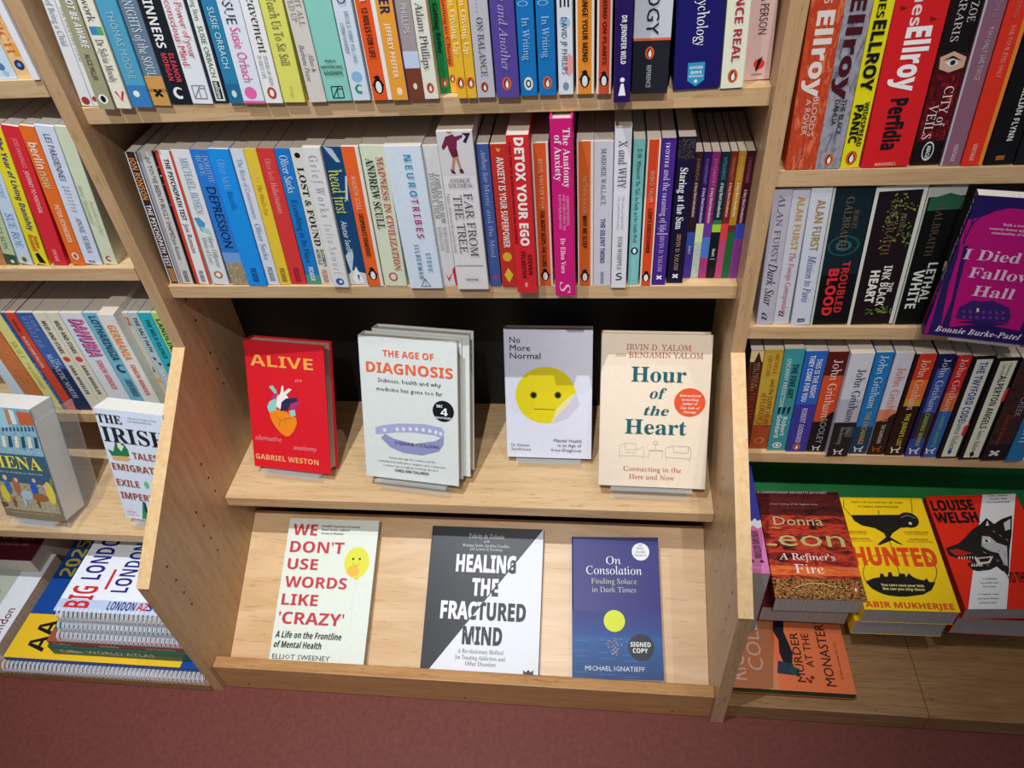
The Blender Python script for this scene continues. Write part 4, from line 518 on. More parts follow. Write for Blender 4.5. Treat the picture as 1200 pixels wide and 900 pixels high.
FACES = [
 ["alive",[37.34,-17.92,256.5],[0.99514,-0.09849,0.0],[0.0421,0.42534,0.90405],136.0,216.0,30.0,"hb","dc1f2c","red hardback titled Alive with an orange anatomical heart on its cover","",[["l","b81824",0.35,[[86.59,150.03],[-0.28,5.35]]],["l","b81824",0.35,[[42.1,142.68],[96.86,34.79]]],["l","b81824",0.35,[[126.6,212.1],[63.76,90.54]]],["p","f08a1e",[[35.55,100.64],[46.37,105.29],[64.62,101.54],[81.7,92.99],[82.46,83.22],[76.29,69.77],[68.14,60.46],[61.28,58.65],[52.38,64.43],[43.18,75.71],[36.78,88.7]]],["p","8fd0c8",[[32.7,106.57],[36.9,116.37],[47.79,122.41],[51.31,111.18],[46.07,101.63],[35.33,98.07]]],["p","8fc8b8",[[38.32,141.64],[45.19,144.37],[51.15,136.33],[53.39,127.58],[48.39,129.64]]],["p","f4eee8",[[50.2,124.78],[57.39,131.51],[60.62,144.27],[63.62,145.24],[63.46,133.83],[72.13,141.71],[77.85,140.08],[67.61,130.63],[70.92,125.91],[62.78,115.84],[55.95,104.36],[48.95,109.51]]],["p","b0407c",[[46.22,130.17],[53.09,132.92],[50.09,123.33],[40.2,120.28]]],["p","2c2c54",[[58.46,117.25],[66.37,124.07],[84.95,127.53],[86.71,121.6],[73.85,116.13],[68.56,104.81],[55.0,101.73]]],["p","a83a78",[[72.89,113.16],[82.56,119.79],[91.66,119.19],[83.71,110.55],[73.08,105.96]]],["p","8fd0d8",[[69.94,103.49],[80.49,106.65],[81.59,96.61],[73.31,94.37]]],["l","6a2c10",0.4,[[45.62,96.12],[54.1,85.96],[63.7,89.81],[62.9,79.48]]],["l","6a2c10",0.4,[[54.1,85.96],[50.57,74.59]]],["l","6a2c10",0.4,[[63.7,89.81],[75.01,92.35]]],["t","ALIVE","S","f2a84c",10.12,175.04,106.87,18.26,0],["t","an","i","eaa0a0",85.02,153.58,11.98,6.38,0],["t","alternative","i","eaa0a0",7.59,48.66,46.49,8.32,0],["t","anatomy","i","eaa0a0",73.91,37.86,40.24,8.28,0],["t","GABRIEL WESTON","S","f2b478",5.11,14.37,111.3,9.19,0]],[]],
 ["age",[235.08,-38.48,265.5],[0.99418,-0.10771,-0.0],[0.04057,0.3745,0.92634],154.0,234.0,26.0,"hb","dde3df","pale hardback titled The Age of Diagnosis with a lilac hospital wristband, front copy","",[["p","a6abd0",[[20.76,86.66],[35.06,91.81],[59.64,96.96],[100.96,100.3],[128.03,97.17],[132.28,90.52],[129.66,78.42],[117.51,82.82],[83.29,84.07],[58.99,82.13],[37.84,77.62],[20.78,74.28]]],["e","dfe4ea",35.68,83.56,2.83,3.28],["e","dfe4ea",56.42,86.9,2.81,3.26],["e","dfe4ea",66.88,88.4,2.8,3.25],["e","dfe4ea",77.63,89.57,2.78,3.25],["e","dfe4ea",87.98,90.33,2.77,3.24],["e","dfe4ea",98.61,90.41,2.76,3.23],["e","dfe4ea",109.17,89.78,2.75,3.23],["e","dfe4ea",118.68,88.67,2.74,3.22],["e","dfe4ea",126.45,87.03,2.74,3.22],["p","8f95bf",[[28.97,69.34],[36.07,77.43],[49.75,70.57],[82.61,65.15],[117.28,73.43],[131.46,83.29],[130.82,69.19],[123.03,56.68],[95.86,46.91],[64.5,47.66],[43.76,55.22]]],["e","15161c",131.31,124.62,16.8,17.39],["t","THE AGE OF","S","ee663a",39.15,205.02,79.16,10.02,0],["t","DIAGNOSIS","S","ee663a",11.49,178.52,135.72,16.28,0],["t","Sickness, health and why","s","26282c",29.13,163.44,99.7,6.53,0],["t","medicine has gone too far","s","26282c",26.62,149.3,104.23,6.59,0],["t","4","S","f4f4f4",127.46,117.45,11.07,12.59,0],["t","BBC","S","f4f4f4",121.36,130.7,9.44,4.53,0],["t","BOOK OF THE WEEK","S","f4f4f4",118.9,112.37,24.91,3.17,0],["t","SUZANNE O'SULLIVAN","m","2c3050",51.62,61.33,71.59,5.49,0],["t","Sweeps through the confusion and the","s","50545a",41.03,36.1,76.36,3.35,0],["t","contradictions with grace, elegance and compassion.","s","50545a",21.77,28.91,112.37,3.37,0],["t","I cannot say enough good things about it","s","50545a",31.42,21.96,89.79,3.38,0],["t","CHRIS VAN TULLEKEN","S","1c1c20",49.95,13.84,55.38,4.53,0]],[]],
 ["age_back",[248.92,-12.84,258.85],[0.99418,-0.10771,-0.0],[0.04057,0.3745,0.92634],154.0,234.0,26.0,"hb","dde3df","second pale hardback standing directly behind The Age of Diagnosis","",[],[]],
 ["nmn",[455.0,20.7,252.5],[0.99998,-0.00673,-0.0],[0.00255,0.37802,0.92579],137.0,216.0,24.0,"hb","dfe1f0","white hardback titled No More Normal with a blank-faced yellow sticker peeling off","",[["p","cfcade",[[112.71,113.92],[118.16,93.17],[100.46,71.58],[74.34,59.81],[82.56,75.52]]],["p","e4d21e",[[73.33,61.63],[71.64,61.45],[64.12,60.64],[56.6,61.04],[49.27,62.64],[42.32,65.41],[35.93,69.28],[30.26,74.14],[25.46,79.86],[21.65,86.3],[18.92,93.29],[17.33,100.66],[16.91,108.2],[17.67,115.73],[19.59,123.07],[22.6,130.04],[26.63,136.46],[31.56,142.19],[37.28,147.09],[43.65,151.05],[50.5,153.98],[57.67,155.82],[64.99,156.52],[72.3,156.07],[79.4,154.49],[86.15,151.81],[92.38,148.09],[97.93,143.43],[102.69,137.93],[106.54,131.71],[109.37,124.93],[111.11,117.74],[112.7,115.35]]],["p","e9e0a0",[[112.7,115.35],[96.06,102.77],[81.25,85.73],[73.33,61.63],[82.55,74.05],[100.42,94.56]]],["e","8a7c20",45.36,108.83,5.74,6.13],["e","1a1a14",45.36,108.83,4.05,4.33],["e","8a7c20",83.69,109.69,5.69,6.1],["e","1a1a14",83.69,109.69,4.02,4.31],["l","4a4418",1.1,[[45.35,85.2],[79.22,84.95]]],["t","No","n","1c1c22",9.34,195.02,16.53,9.6,0],["t","More","n","1c1c22",9.67,182.19,31.49,9.67,0],["t","Normal","n","1c1c22",9.34,169.45,47.83,9.74,0],["t","Dr Alastair","n","60646c",8.24,20.13,29.57,4.57,0],["t","Santhouse","n","60646c",8.05,12.91,32.06,4.59,0],["t","Mental Health","n","1c1c22",76.9,29.17,44.77,5.26,0],["t","in an Age of","n","1c1c22",83.39,20.96,37.66,5.29,0],["t","Over-Diagnosis","n","1c1c22",71.28,12.42,49.82,5.32,0]],[]],
 ["hour",[603.5,-44.5,266.5],[0.99984,-0.018,0.0],[0.00911,0.50633,0.86229],160.0,235.0,30.0,"hb","e9d9c4","cream hardback titled Hour of the Heart with teal serif lettering and orange disc","",[["e","dd532c",131.38,133.91,22.69,21.92],["l","8a8478",0.45,[[30.74,48.25],[31.56,64.13],[39.08,68.45],[55.63,67.74],[56.58,58.39],[66.26,63.13],[68.4,47.42],[54.99,48.9],[39.69,48.27],[30.74,48.25]]],["l","8a8478",0.45,[[39.08,68.45],[40.05,57.73],[56.58,58.39]]],["l","8a8478",0.45,[[39.53,53.67],[55.47,53.63]]],["l","8a8478",0.45,[[32.66,47.99],[32.78,43.93]]],["l","8a8478",0.45,[[65.86,47.32],[66.0,43.28]]],["l","8a8478",0.45,[[73.86,45.62],[76.26,57.83],[95.2,57.91]]],["l","8a8478",0.45,[[74.34,58.42],[95.18,58.58],[94.43,45.8]]],["l","8a8478",0.45,[[84.44,58.82],[84.08,68.17]]],["l","8a8478",0.45,[[80.28,68.69],[88.17,68.33],[86.42,72.93],[82.01,72.76],[80.28,68.69]]],["l","8a8478",0.45,[[99.36,48.69],[99.41,62.76],[110.55,66.53],[133.08,66.07],[137.1,60.24],[136.5,46.87],[99.36,48.69]]],["l","8a8478",0.45,[[110.55,66.53],[111.61,56.56],[132.31,56.05],[133.08,66.07]]],["l","8a8478",0.45,[[101.28,48.1],[101.47,43.4]]],["l","8a8478",0.45,[[134.63,46.79],[134.82,42.78]]],["t","IRVIN D. YALOM","u","b4583e",36.93,211.18,92.86,8.51,0],["t","AND","u","b4583e",20.13,200.93,15.56,4.14,0],["t","BENJAMIN YALOM","u","b4583e",40.67,200.03,106.66,8.22,0],["t","Hour","R","1c5c64",44.94,163.88,79.8,22.42,0],["t","of","I","1c5c64",72.94,138.67,24.57,16.19,0],["t","the","I","1c5c64",65.41,113.16,36.3,14.39,0],["t","Heart","R","1c5c64",37.97,83.79,90.54,22.45,0],["t","International","I","f8e4d8",116.18,142.81,30.72,3.55,0],["t","bestselling","I","f8e4d8",119.53,136.68,24.61,3.55,0],["t","author of","I","f8e4d8",120.74,130.52,22.18,3.56,0],["t","The Gift of","I","f8e4d8",117.95,124.04,28.37,3.57,0],["t","Therapy","I","f8e4d8",122.56,117.87,19.46,3.58,0],["t","Connecting in the","u","b4583e",37.82,25.13,86.22,7.45,0],["t","Here and Now","u","b4583e",46.53,12.68,67.04,7.49,0]],[]],
 ["crazy",[75.91,-247.64,40.27],[0.99999,0.00434,0.00218],[-0.00486,0.89414,0.44775],159.0,234.0,22.0,"pb","e2e8dc","pale paperback with big red capitals and a smiling yellow balloon","",[["e","e0dc3a",127.8,162.85,21.68,25.59],["e","e8b83c",123.36,148.33,11.0,9.13],["p","e0c43a",[[128.25,138.77],[133.0,138.95],[135.62,135.59],[126.86,135.25]]],["e","20200c",121.16,168.6,1.84,2.13],["e","20200c",132.58,169.01,1.84,2.12],["l","20200c",0.5,[[120.57,161.53],[123.96,158.15],[128.55,156.91],[131.31,158.42],[133.12,161.64]]],["l","b0b0a8",0.15,[[129.78,135.36],[128.69,106.46],[130.14,52.83]]],["t","WE","S","c4303c",9.2,205.26,43.23,18.75,0],["t","DON'T","S","c4303c",8.47,176.22,94.58,18.75,0],["t","USE","S","c4303c",8.43,147.99,52.74,17.8,0],["t","WORDS","S","c4303c",8.25,118.53,107.25,17.79,0],["t","LIKE","S","c4303c",7.44,89.78,62.16,17.91,0],["t","'CRAZY'","S","c4303c",6.65,60.11,111.12,18.9,0],["t","A Life on the Frontline","O","1a1c1a",5.66,38.32,111.99,9.98,0],["t","of Mental Health","O","1a1c1a",5.59,23.09,80.18,9.91,0],["t","ELLIOT SWEENEY","s","55585a",5.6,5.55,96.6,7.51,0],["t","Powerful, important and moving","I","70706c",58.65,220.36,68.69,3.3,0],["t","Bonnie Garmus, author of","I","70706c",59.53,214.27,49.8,3.29,0],["t","Lessons in Chemistry","I","70706c",59.66,207.95,39.99,3.28,0]],[]],
 ["heal",[325.95,-255.81,29.47],[1.0,0.00181,0.00091],[-0.00203,0.89415,0.44776],189.0,243.0,16.0,"pb","34363c","grey and white paperback split diagonally, titled Healing the Fractured Mind","",[["p","e3e6ee",[[189.0,243.0],[189.0,0.0],[2.49,0.0],[188.67,248.03]]],["t","HEALING","Z","f0f0f4",45.66,169.65,100.29,27.73,0,[188.67,248.03,-0.7998,0.6003]],["t","HEALING","Z","2e3034",45.66,169.65,100.29,27.73,0,[188.67,248.03,0.7998,-0.6003]],["t","THE","Z","f0f0f4",74.84,132.23,43.64,27.14,0,[188.67,248.03,-0.7998,0.6003]],["t","THE","Z","2e3034",74.84,132.23,43.64,27.14,0,[188.67,248.03,0.7998,-0.6003]],["t","FRACTURED","Z","f0f0f4",25.65,94.53,139.91,27.23,0,[188.67,248.03,-0.7998,0.6003]],["t","FRACTURED","Z","2e3034",25.65,94.53,139.91,27.23,0,[188.67,248.03,0.7998,-0.6003]],["t","MIND","Z","f0f0f4",64.42,56.42,64.69,27.28,0,[188.67,248.03,-0.7998,0.6003]],["t","MIND","Z","2e3034",64.42,56.42,64.69,27.28,0,[188.67,248.03,0.7998,-0.6003]],["t","Felicity de Zulueta","u","d8dade",64.55,224.8,59.23,7.11,0],["t","with","u","d8dade",89.65,217.73,10.08,4.25,0],["t","Monique Nuttin, Jacobine Umuhire,","u","d8dade",54.02,210.31,80.59,4.79,0],["t","and Leonor de Escoriaza","u","d8dade",67.48,204.35,54.59,4.78,0],["t","A Revolutionary Method","u","3a3c42",58.57,42.55,74.07,6.4,0],["t","for Treating Addiction and","u","3a3c42",55.2,32.98,80.69,6.37,0],["t","Other Disorders","u","3a3c42",72.34,24.14,48.47,6.33,0],["p","2e3034",[[165.28,14.88],[164.93,22.38],[169.13,18.84],[172.99,22.8],[177.18,19.27],[181.04,23.23],[181.36,15.74]]]],[]],
 ["cons",[568.23,-245.98,43.34],[0.99956,0.02662,0.01333],[-0.02977,0.89376,0.44756],140.0,217.0,24.0,"hb","2c2a78","deep blue hardback titled On Consolation with a yellow moon and round stickers","",[["r","2a2c7a",0.0,0.0,140.0,100.0],["r","282f7c",0.0,0.0,140.0,95.8],["r","27327e",0.0,0.0,140.0,91.6],["r","263680",0.0,0.0,140.0,87.4],["r","253983",0.0,0.0,140.0,83.2],["r","243c85",0.0,0.0,140.0,79.0],["r","234087",0.0,0.0,140.0,74.8],["r","22438a",0.0,0.0,140.0,70.6],["r","21478c",0.0,0.0,140.0,66.4],["r","204a8e",0.0,0.0,140.0,62.2],["r","1f4d91",0.0,0.0,140.0,58.0],["r","1e5193",0.0,0.0,140.0,53.8],["r","1d5495",0.0,0.0,140.0,49.6],["r","1c5898",0.0,0.0,140.0,45.4],["r","1c5696",0.0,0.0,140.0,62.0],["r","1b5391",0.0,0.0,140.0,54.5],["r","1b508d",0.0,0.0,140.0,47.0],["r","1b4e89",0.0,0.0,140.0,39.5],["r","1a4b84",0.0,0.0,140.0,32.0],["r","1a4980",0.0,0.0,140.0,24.5],["r","1a467c",0.0,0.0,140.0,17.0],["r","1a4478",0.0,0.0,140.0,9.5],["r","1c4c90",0.0,2.0,18.0,3.2],["r","2468b0",37.0,15.0,56.0,16.2],["r","1c4c90",74.0,28.0,94.0,29.2],["r","2468b0",1.0,41.0,22.0,42.2],["r","1c4c90",38.0,54.0,60.0,55.2],["r","2468b0",75.0,12.0,98.0,13.2],["r","1c4c90",2.0,25.0,26.0,26.2],["r","2468b0",39.0,38.0,57.0,39.2],["r","1c4c90",76.0,51.0,95.0,52.2],["r","2468b0",3.0,9.0,23.0,10.2],["r","1c4c90",40.0,22.0,61.0,23.2],["r","2468b0",77.0,35.0,99.0,36.2],["r","1c4c90",4.0,48.0,27.0,49.2],["r","2468b0",41.0,6.0,65.0,7.2],["r","1c4c90",78.0,19.0,96.0,20.2],["r","2468b0",5.0,32.0,24.0,33.2],["r","1c4c90",42.0,45.0,62.0,46.2],["r","2468b0",79.0,3.0,100.0,4.2],["r","1c4c90",6.0,16.0,28.0,17.2],["r","2468b0",43.0,29.0,66.0,30.2],["r","1c4c90",80.0,42.0,104.0,43.2],["r","2468b0",7.0,55.0,25.0,56.2],["r","1c4c90",44.0,13.0,63.0,14.2],["r","2468b0",81.0,26.0,101.0,27.2],["e","d88a50",65.95,58.95,0.88,0.65],["e","c8a080",77.17,50.25,0.88,0.64],["e","8aa0c8",69.12,41.17,0.87,0.64],["e","d88a50",67.09,56.31,0.88,0.65],["e","c8a080",56.87,47.15,0.88,0.64],["e","8aa0c8",64.05,38.42,0.87,0.64],["e","d88a50",62.8,53.55,0.88,0.65],["e","c8a080",70.28,44.8,0.88,0.64],["e","8aa0c8",68.7,35.89,0.87,0.64],["e","d88a50",69.77,51.05,0.88,0.64],["e","c8a080",64.29,42.02,0.88,0.64],["e","8aa0c8",46.58,56.84,0.88,0.65],["e","d88a50",62.28,48.23,0.88,0.64],["e","c8a080",67.39,39.45,0.87,0.64],["e","8aa0c8",84.46,54.99,0.88,0.64],["e","d88a50",67.24,45.69,0.88,0.64],["e","c8a080",62.72,36.71,0.87,0.64],["e","8aa0c8",52.61,51.64,0.88,0.65],["e","d88a50",63.87,42.97,0.88,0.64],["e","c8a080",76.15,58.44,0.88,0.65],["e","8aa0c8",71.54,49.4,0.88,0.64],["e","d88a50",68.44,40.44,0.87,0.64],["e","c8a080",59.59,55.42,0.88,0.65],["e","8aa0c8",61.24,46.52,0.88,0.64],["e","d88a50",61.59,37.64,0.87,0.64],["e","c8a080",68.2,52.94,0.88,0.64],["e","8aa0c8",71.69,44.11,0.88,0.64],["e","d88a50",69.16,35.19,0.87,0.64],["e","c8a080",64.72,50.21,0.88,0.64],["e","8aa0c8",60.13,41.21,0.88,0.64],["e","d88a50",56.82,56.33,0.88,0.65],["e","c8a080",66.62,47.6,0.88,0.64],["e","8aa0c8",70.27,38.8,0.87,0.64],["e","d88a50",70.51,53.96,0.88,0.65],["e","c8a080",65.5,44.93,0.88,0.64],["e","8aa0c8",62.42,35.99,0.87,0.64],["e","d88a50",55.89,50.98,0.88,0.64],["e","c8a080",65.12,42.28,0.88,0.64],["e","8aa0c8",70.28,57.58,0.88,0.65],["e","d88a50",76.98,48.8,0.88,0.64],["e","c8a080",66.14,39.66,0.87,0.64],["e","8aa0c8",56.13,54.62,0.88,0.65],["e","d88a50",56.62,45.7,0.88,0.64],["e","c8a080",65.12,37.01,0.87,0.64],["e","8aa0c8",76.45,52.4,0.88,0.64],["e","d88a50",70.43,43.36,0.88,0.64],["e","d6e02e",66.56,85.68,16.69,16.52],["e","e8eaf0",111.1,193.58,13.96,14.01],["e","26262e",106.98,47.3,20.06,19.65],["t","On","u","e8e8f0",55.27,173.32,23.79,12.5,0],["t","Consolation","u","e8e8f0",23.13,157.15,89.09,13.07,0],["t","Finding Solace","u","c4c4a8",31.02,142.48,72.42,8.18,0],["t","in Dark Times","u","c4c4a8",31.9,129.44,69.73,8.11,0],["t","AS","s","3a4048",108.24,201.96,5.6,3.16,0],["t","READ","s","3a4048",105.29,197.24,11.53,3.15,0],["t","ON BBC","s","3a4048",103.0,191.66,16.05,3.14,0],["t","RADIO 4","s","3a4048",102.13,186.28,17.75,3.13,0],["t","SIGNED","S","f0f0f0",90.6,48.08,31.09,6.74,0],["t","COPY","S","f0f0f0",94.01,38.97,22.98,6.71,0],["t","MICHAEL IGNATIEFF","s","d8dcec",20.33,11.93,91.01,6.62,0]],[]],
 ["irish",[-135.77,-128.91,254.5],[0.99305,-0.11768,0.0],[0.03171,0.26759,0.96301],115.0,198.0,32.0,"pb","dfe7f6","white paperback with THE IRISH in large black serif capitals, partly behind the panel","",[["p","2f7a4c",[[4.33,127.57],[13.69,124.27],[22.6,144.89],[24.47,136.2],[34.87,142.02],[40.44,130.82],[39.98,118.72],[8.31,115.98]]],["p","e0b070",[[8.13,115.35],[36.94,118.31],[41.1,114.33],[34.29,108.84],[9.08,108.45]]],["p","e8e8dc",[[25.16,146.7],[28.39,139.69],[34.63,136.03],[28.04,126.18],[23.58,133.09]]],["p","3a8a54",[[39.58,35.81],[44.73,26.87],[42.68,1.9],[30.39,1.57]]],["p","1c3c3c",[[40.97,37.64],[44.95,33.4],[44.27,13.72],[39.31,17.86]]],["e","7ac08c",56.02,69.51,4.35,6.74],["t","THE","R","20242c",2.33,175.13,41.49,14.28,0],["t","IRISH","R","20242c",3.91,142.38,110.12,25.76,0],["t","TALES OF","S","a4583a",46.26,116.18,65.52,11.57,0],["t","EMIGRATION,","S","a4583a",4.59,92.14,107.3,11.87,0],["t","EXILE","S","a4583a",4.18,62.72,39.09,12.29,0],["t","IMPERIALISM","S","a4583a",4.64,38.73,102.88,12.41,0],["t","TEN REVOLUTIONARY STORIES","s","707684",55.69,186.09,47.61,2.43,0],["t","AND REMARKABLE LIVES","s","707684",54.28,181.03,39.88,2.45,0],["t","FINTAN","s","e0688c",7.25,12.23,15.98,3.58,0],["t","HISTORIAN PRESS","s","e0688c",5.8,7.03,22.13,2.87,0]],[]],
 ["siena",[-333.03,-137.5,259.0],[0.99736,-0.07267,0.0],[0.02193,0.30093,0.95339],106.0,198.0,45.0,"pb","5b8ba4","thick paperback titled Siena with a painted street procession, on an acrylic stand","",[["r","5b8ba4",0.0,0.0,106.0,198.0],["r","3f6076",0.0,52.0,106.0,118.0],["r","84745a",0.0,0.0,106.0,46.0],["m",["5f93ac","9cc4d4","4c7890"],25,25,0,118,106,198],["m",["3c4c50","b06a44","d8c070","4c7898","c8ccb8","7c4c38"],45,30,4,14,102,66],["p","9ccce0",[[22.2,197.37],[62.96,197.7],[63.68,166.39],[44.56,161.9],[17.19,159.6]]],["p","c4643c",[[81.87,194.1],[105.88,193.18],[105.85,171.33],[82.02,170.79]]],["p","d8e4e8",[[69.56,195.96],[77.74,194.62],[77.16,171.82],[69.7,171.21]]],["p","c88458",[[62.45,196.25],[69.56,195.96],[68.2,171.08],[61.7,169.11]]],["p","2c4c60",[[31.17,149.08],[36.66,149.56],[33.94,130.11],[27.17,129.51]]],["p","e8e0c0",[[42.54,149.47],[48.01,149.95],[45.38,130.54],[38.64,129.94]]],["p","2c4c60",[[53.86,149.86],[59.31,150.33],[56.78,130.97],[50.06,130.37]]],["p","e8e0c0",[[65.14,150.25],[70.57,150.72],[68.13,131.39],[61.44,130.79]]],["p","2c4c60",[[76.39,150.64],[81.79,151.11],[79.44,131.82],[72.78,131.22]]],["p","e8e0c0",[[87.59,151.03],[92.97,151.49],[90.71,132.24],[84.07,131.64]]],["p","2c4c60",[[98.75,151.41],[104.11,151.87],[101.94,132.66],[95.33,132.07]]],["p","3a5568",[[48.11,163.64],[51.33,164.49],[50.84,158.07],[47.21,157.76]]],["p","3a5568",[[54.9,164.65],[57.96,165.05],[57.49,158.63],[53.87,158.32]]],["p","3a5568",[[61.67,165.64],[64.57,165.6],[64.11,159.19],[60.5,158.89]]],["p","3a5568",[[68.42,166.64],[71.16,166.15],[70.73,159.75],[67.12,159.45]]],["p","3a5568",[[75.16,167.63],[77.74,166.7],[77.32,160.31],[73.73,160.0]]],["p","3a5568",[[81.87,168.62],[84.3,167.25],[83.9,160.87],[80.31,160.56]]],["p","3a5568",[[88.57,169.61],[90.85,167.79],[90.46,161.42],[86.89,161.12]]],["p","3a5568",[[95.25,170.6],[97.38,168.34],[97.01,161.98],[93.44,161.67]]],["p","3a5568",[[101.91,171.58],[103.9,168.88],[103.54,162.53],[99.98,162.23]]],["e","d8c83c",13.59,43.51,7.06,15.64],["e","3c6cb0",22.92,57.13,5.09,13.73],["e","b06a4c",38.71,58.75,5.69,16.37],["e","a8c0c8",52.13,44.39,10.76,8.96],["e","a8c0c8",44.57,30.85,2.55,9.76],["e","2c5cb8",69.48,55.65,6.27,17.62],["e","a0643c",75.66,42.13,13.82,7.55],["e","8a5434",68.8,30.27,2.22,9.01],["e","e0cc4c",96.32,52.18,7.47,20.89],["e","7c9c6c",106.58,73.44,4.31,7.31],["e","6c5438",1.79,23.01,9.73,4.97],["e","8a5c3c",25.45,28.79,3.22,9.13],["e","e0b898",91.75,64.19,3.72,4.71],["e","e0b898",73.72,73.21,3.11,4.03],["e","e0b898",41.86,71.56,3.15,4.07],["e","d8c8a0",22.8,74.31,3.79,4.76],["t","STEVENSON","u","d0dce4",37.98,121.27,50.02,6.17,0],["t","SIENA","R","ecdc50",5.84,92.83,90.44,21.83,0],["t","The Life and Afterlife of a Medieval City","i","d8e0e8",17.93,84.09,75.83,3.01,0],["t","A magnificent history of a city like no other","s","d0ccb8",9.45,9.01,82.94,2.48,0]],[]],
 ["fallow",[1006.43,-10.35,539.5],[0.98344,-0.18125,0.0],[-0.00739,-0.0401,0.99917],129.0,198.0,14.0,"pb","2a1f62","magenta and navy paperback titled I Died at Fallow Hall, facing out","",[["p","c2147c",[[-5.85,167.59],[11.57,171.81],[24.1,181.01],[34.28,184.92],[72.02,184.96],[104.55,163.36],[146.44,19.23],[106.63,20.78],[58.76,26.0],[7.18,9.25],[0.56,44.1],[-6.53,119.6]]],["p","b0127a",[[1.32,1.71],[-6.21,67.66],[-10.91,127.37],[-7.75,127.17],[-0.75,56.27],[6.32,1.85]]],["p","2a1f62",[[7.72,1.74],[2.68,44.4],[-1.85,86.03],[-3.92,114.34],[-4.51,133.52],[1.0,142.18],[4.72,115.35],[7.02,81.31],[12.44,42.69],[19.24,1.27]]],["p","2a1f62",[[17.35,13.14],[16.88,55.67],[8.78,110.24],[6.17,133.34],[10.65,134.65],[15.16,99.7],[20.89,53.18],[27.15,8.14]]],["l","2a1f62",1.6,[[-2.72,131.01],[-6.65,157.19],[-10.82,177.27]]],["l","2a1f62",1.6,[[-5.87,154.66],[-4.11,177.9]]],["l","2a1f62",1.6,[[4.39,134.5],[5.17,160.97],[10.23,172.95]]],["l","2a1f62",1.6,[[5.55,137.32],[-1.59,160.29],[-3.35,176.71]]],["l","2a1f62",1.6,[[-0.9,114.69],[-10.48,132.87],[-9.27,135.71]]],["l","2a1f62",1.6,[[5.17,160.97],[3.94,172.35]]],["p","3c2470",[[28.69,32.53],[27.89,48.02],[39.54,60.36],[42.85,58.71],[56.06,60.56],[57.41,62.86],[79.39,53.91],[85.51,41.03],[85.54,31.07],[31.3,29.75]]],["p","2a1f62",[[31.64,25.03],[56.81,32.03],[87.99,28.93],[65.96,23.93]]],["p","7a3c98",[[32.38,44.03],[35.18,44.13],[36.27,39.93],[33.46,39.83]]],["p","7a3c98",[[34.97,35.67],[37.78,35.78],[38.88,31.53],[36.07,31.42]]],["p","7a3c98",[[39.32,44.73],[42.11,44.83],[43.21,40.65],[40.42,40.55]]],["p","7a3c98",[[41.95,36.4],[44.74,36.5],[45.86,32.27],[43.06,32.16]]],["p","7a3c98",[[46.23,45.43],[49.0,45.53],[50.13,41.35],[47.35,41.26]]],["p","7a3c98",[[48.89,37.12],[51.67,37.22],[52.81,33.0],[50.02,32.89]]],["p","7a3c98",[[53.11,46.12],[55.87,46.22],[57.01,42.06],[54.24,41.96]]],["p","7a3c98",[[55.8,37.84],[58.57,37.94],[59.72,33.73],[56.94,33.62]]],["p","7a3c98",[[59.95,46.81],[62.7,46.91],[63.85,42.76],[61.1,42.66]]],["p","7a3c98",[[62.67,38.55],[65.43,38.65],[66.6,34.46],[63.84,34.35]]],["p","7a3c98",[[66.76,47.5],[69.49,47.59],[70.67,43.46],[67.93,43.36]]],["p","7a3c98",[[69.51,39.26],[72.26,39.36],[73.45,35.18],[70.7,35.07]]],["p","7a3c98",[[73.54,48.19],[76.26,48.28],[77.45,44.15],[74.72,44.06]]],["p","7a3c98",[[76.32,39.97],[79.05,40.07],[80.26,35.9],[77.52,35.79]]],["p","f0e0a0",[[46.13,49.11],[48.69,49.17],[50.19,43.84],[47.62,43.78]]],["p","2a1f62",[[104.45,12.42],[101.16,27.83],[100.97,40.27],[113.64,10.69]]],["t","I Died at","R","ecc8ea",9.47,116.8,82.45,13.84,0],["t","Fallow","R","ecc8ea",22.28,92.21,65.9,14.34,0],["t","Hall","R","ecc8ea",34.58,66.86,42.75,14.87,0],["t","Bonnie Burke-Patel","I","f0e0f0",11.84,7.89,93.81,8.76,0],["t","'Both a traditional","R","f0d0ec",34.55,163.58,34.33,3.38,0],["t","country-house mystery and an","R","f0d0ec",23.42,157.84,58.94,3.41,0],["t","examination of inheritance","R","f0d0ec",27.45,152.56,51.22,3.43,0]],[["r","c2147c",0,4,4,70],["t","I Died at Fallow Hall","I","f0e0f0",5.0,190.0,110.0,5.0,-90]]],
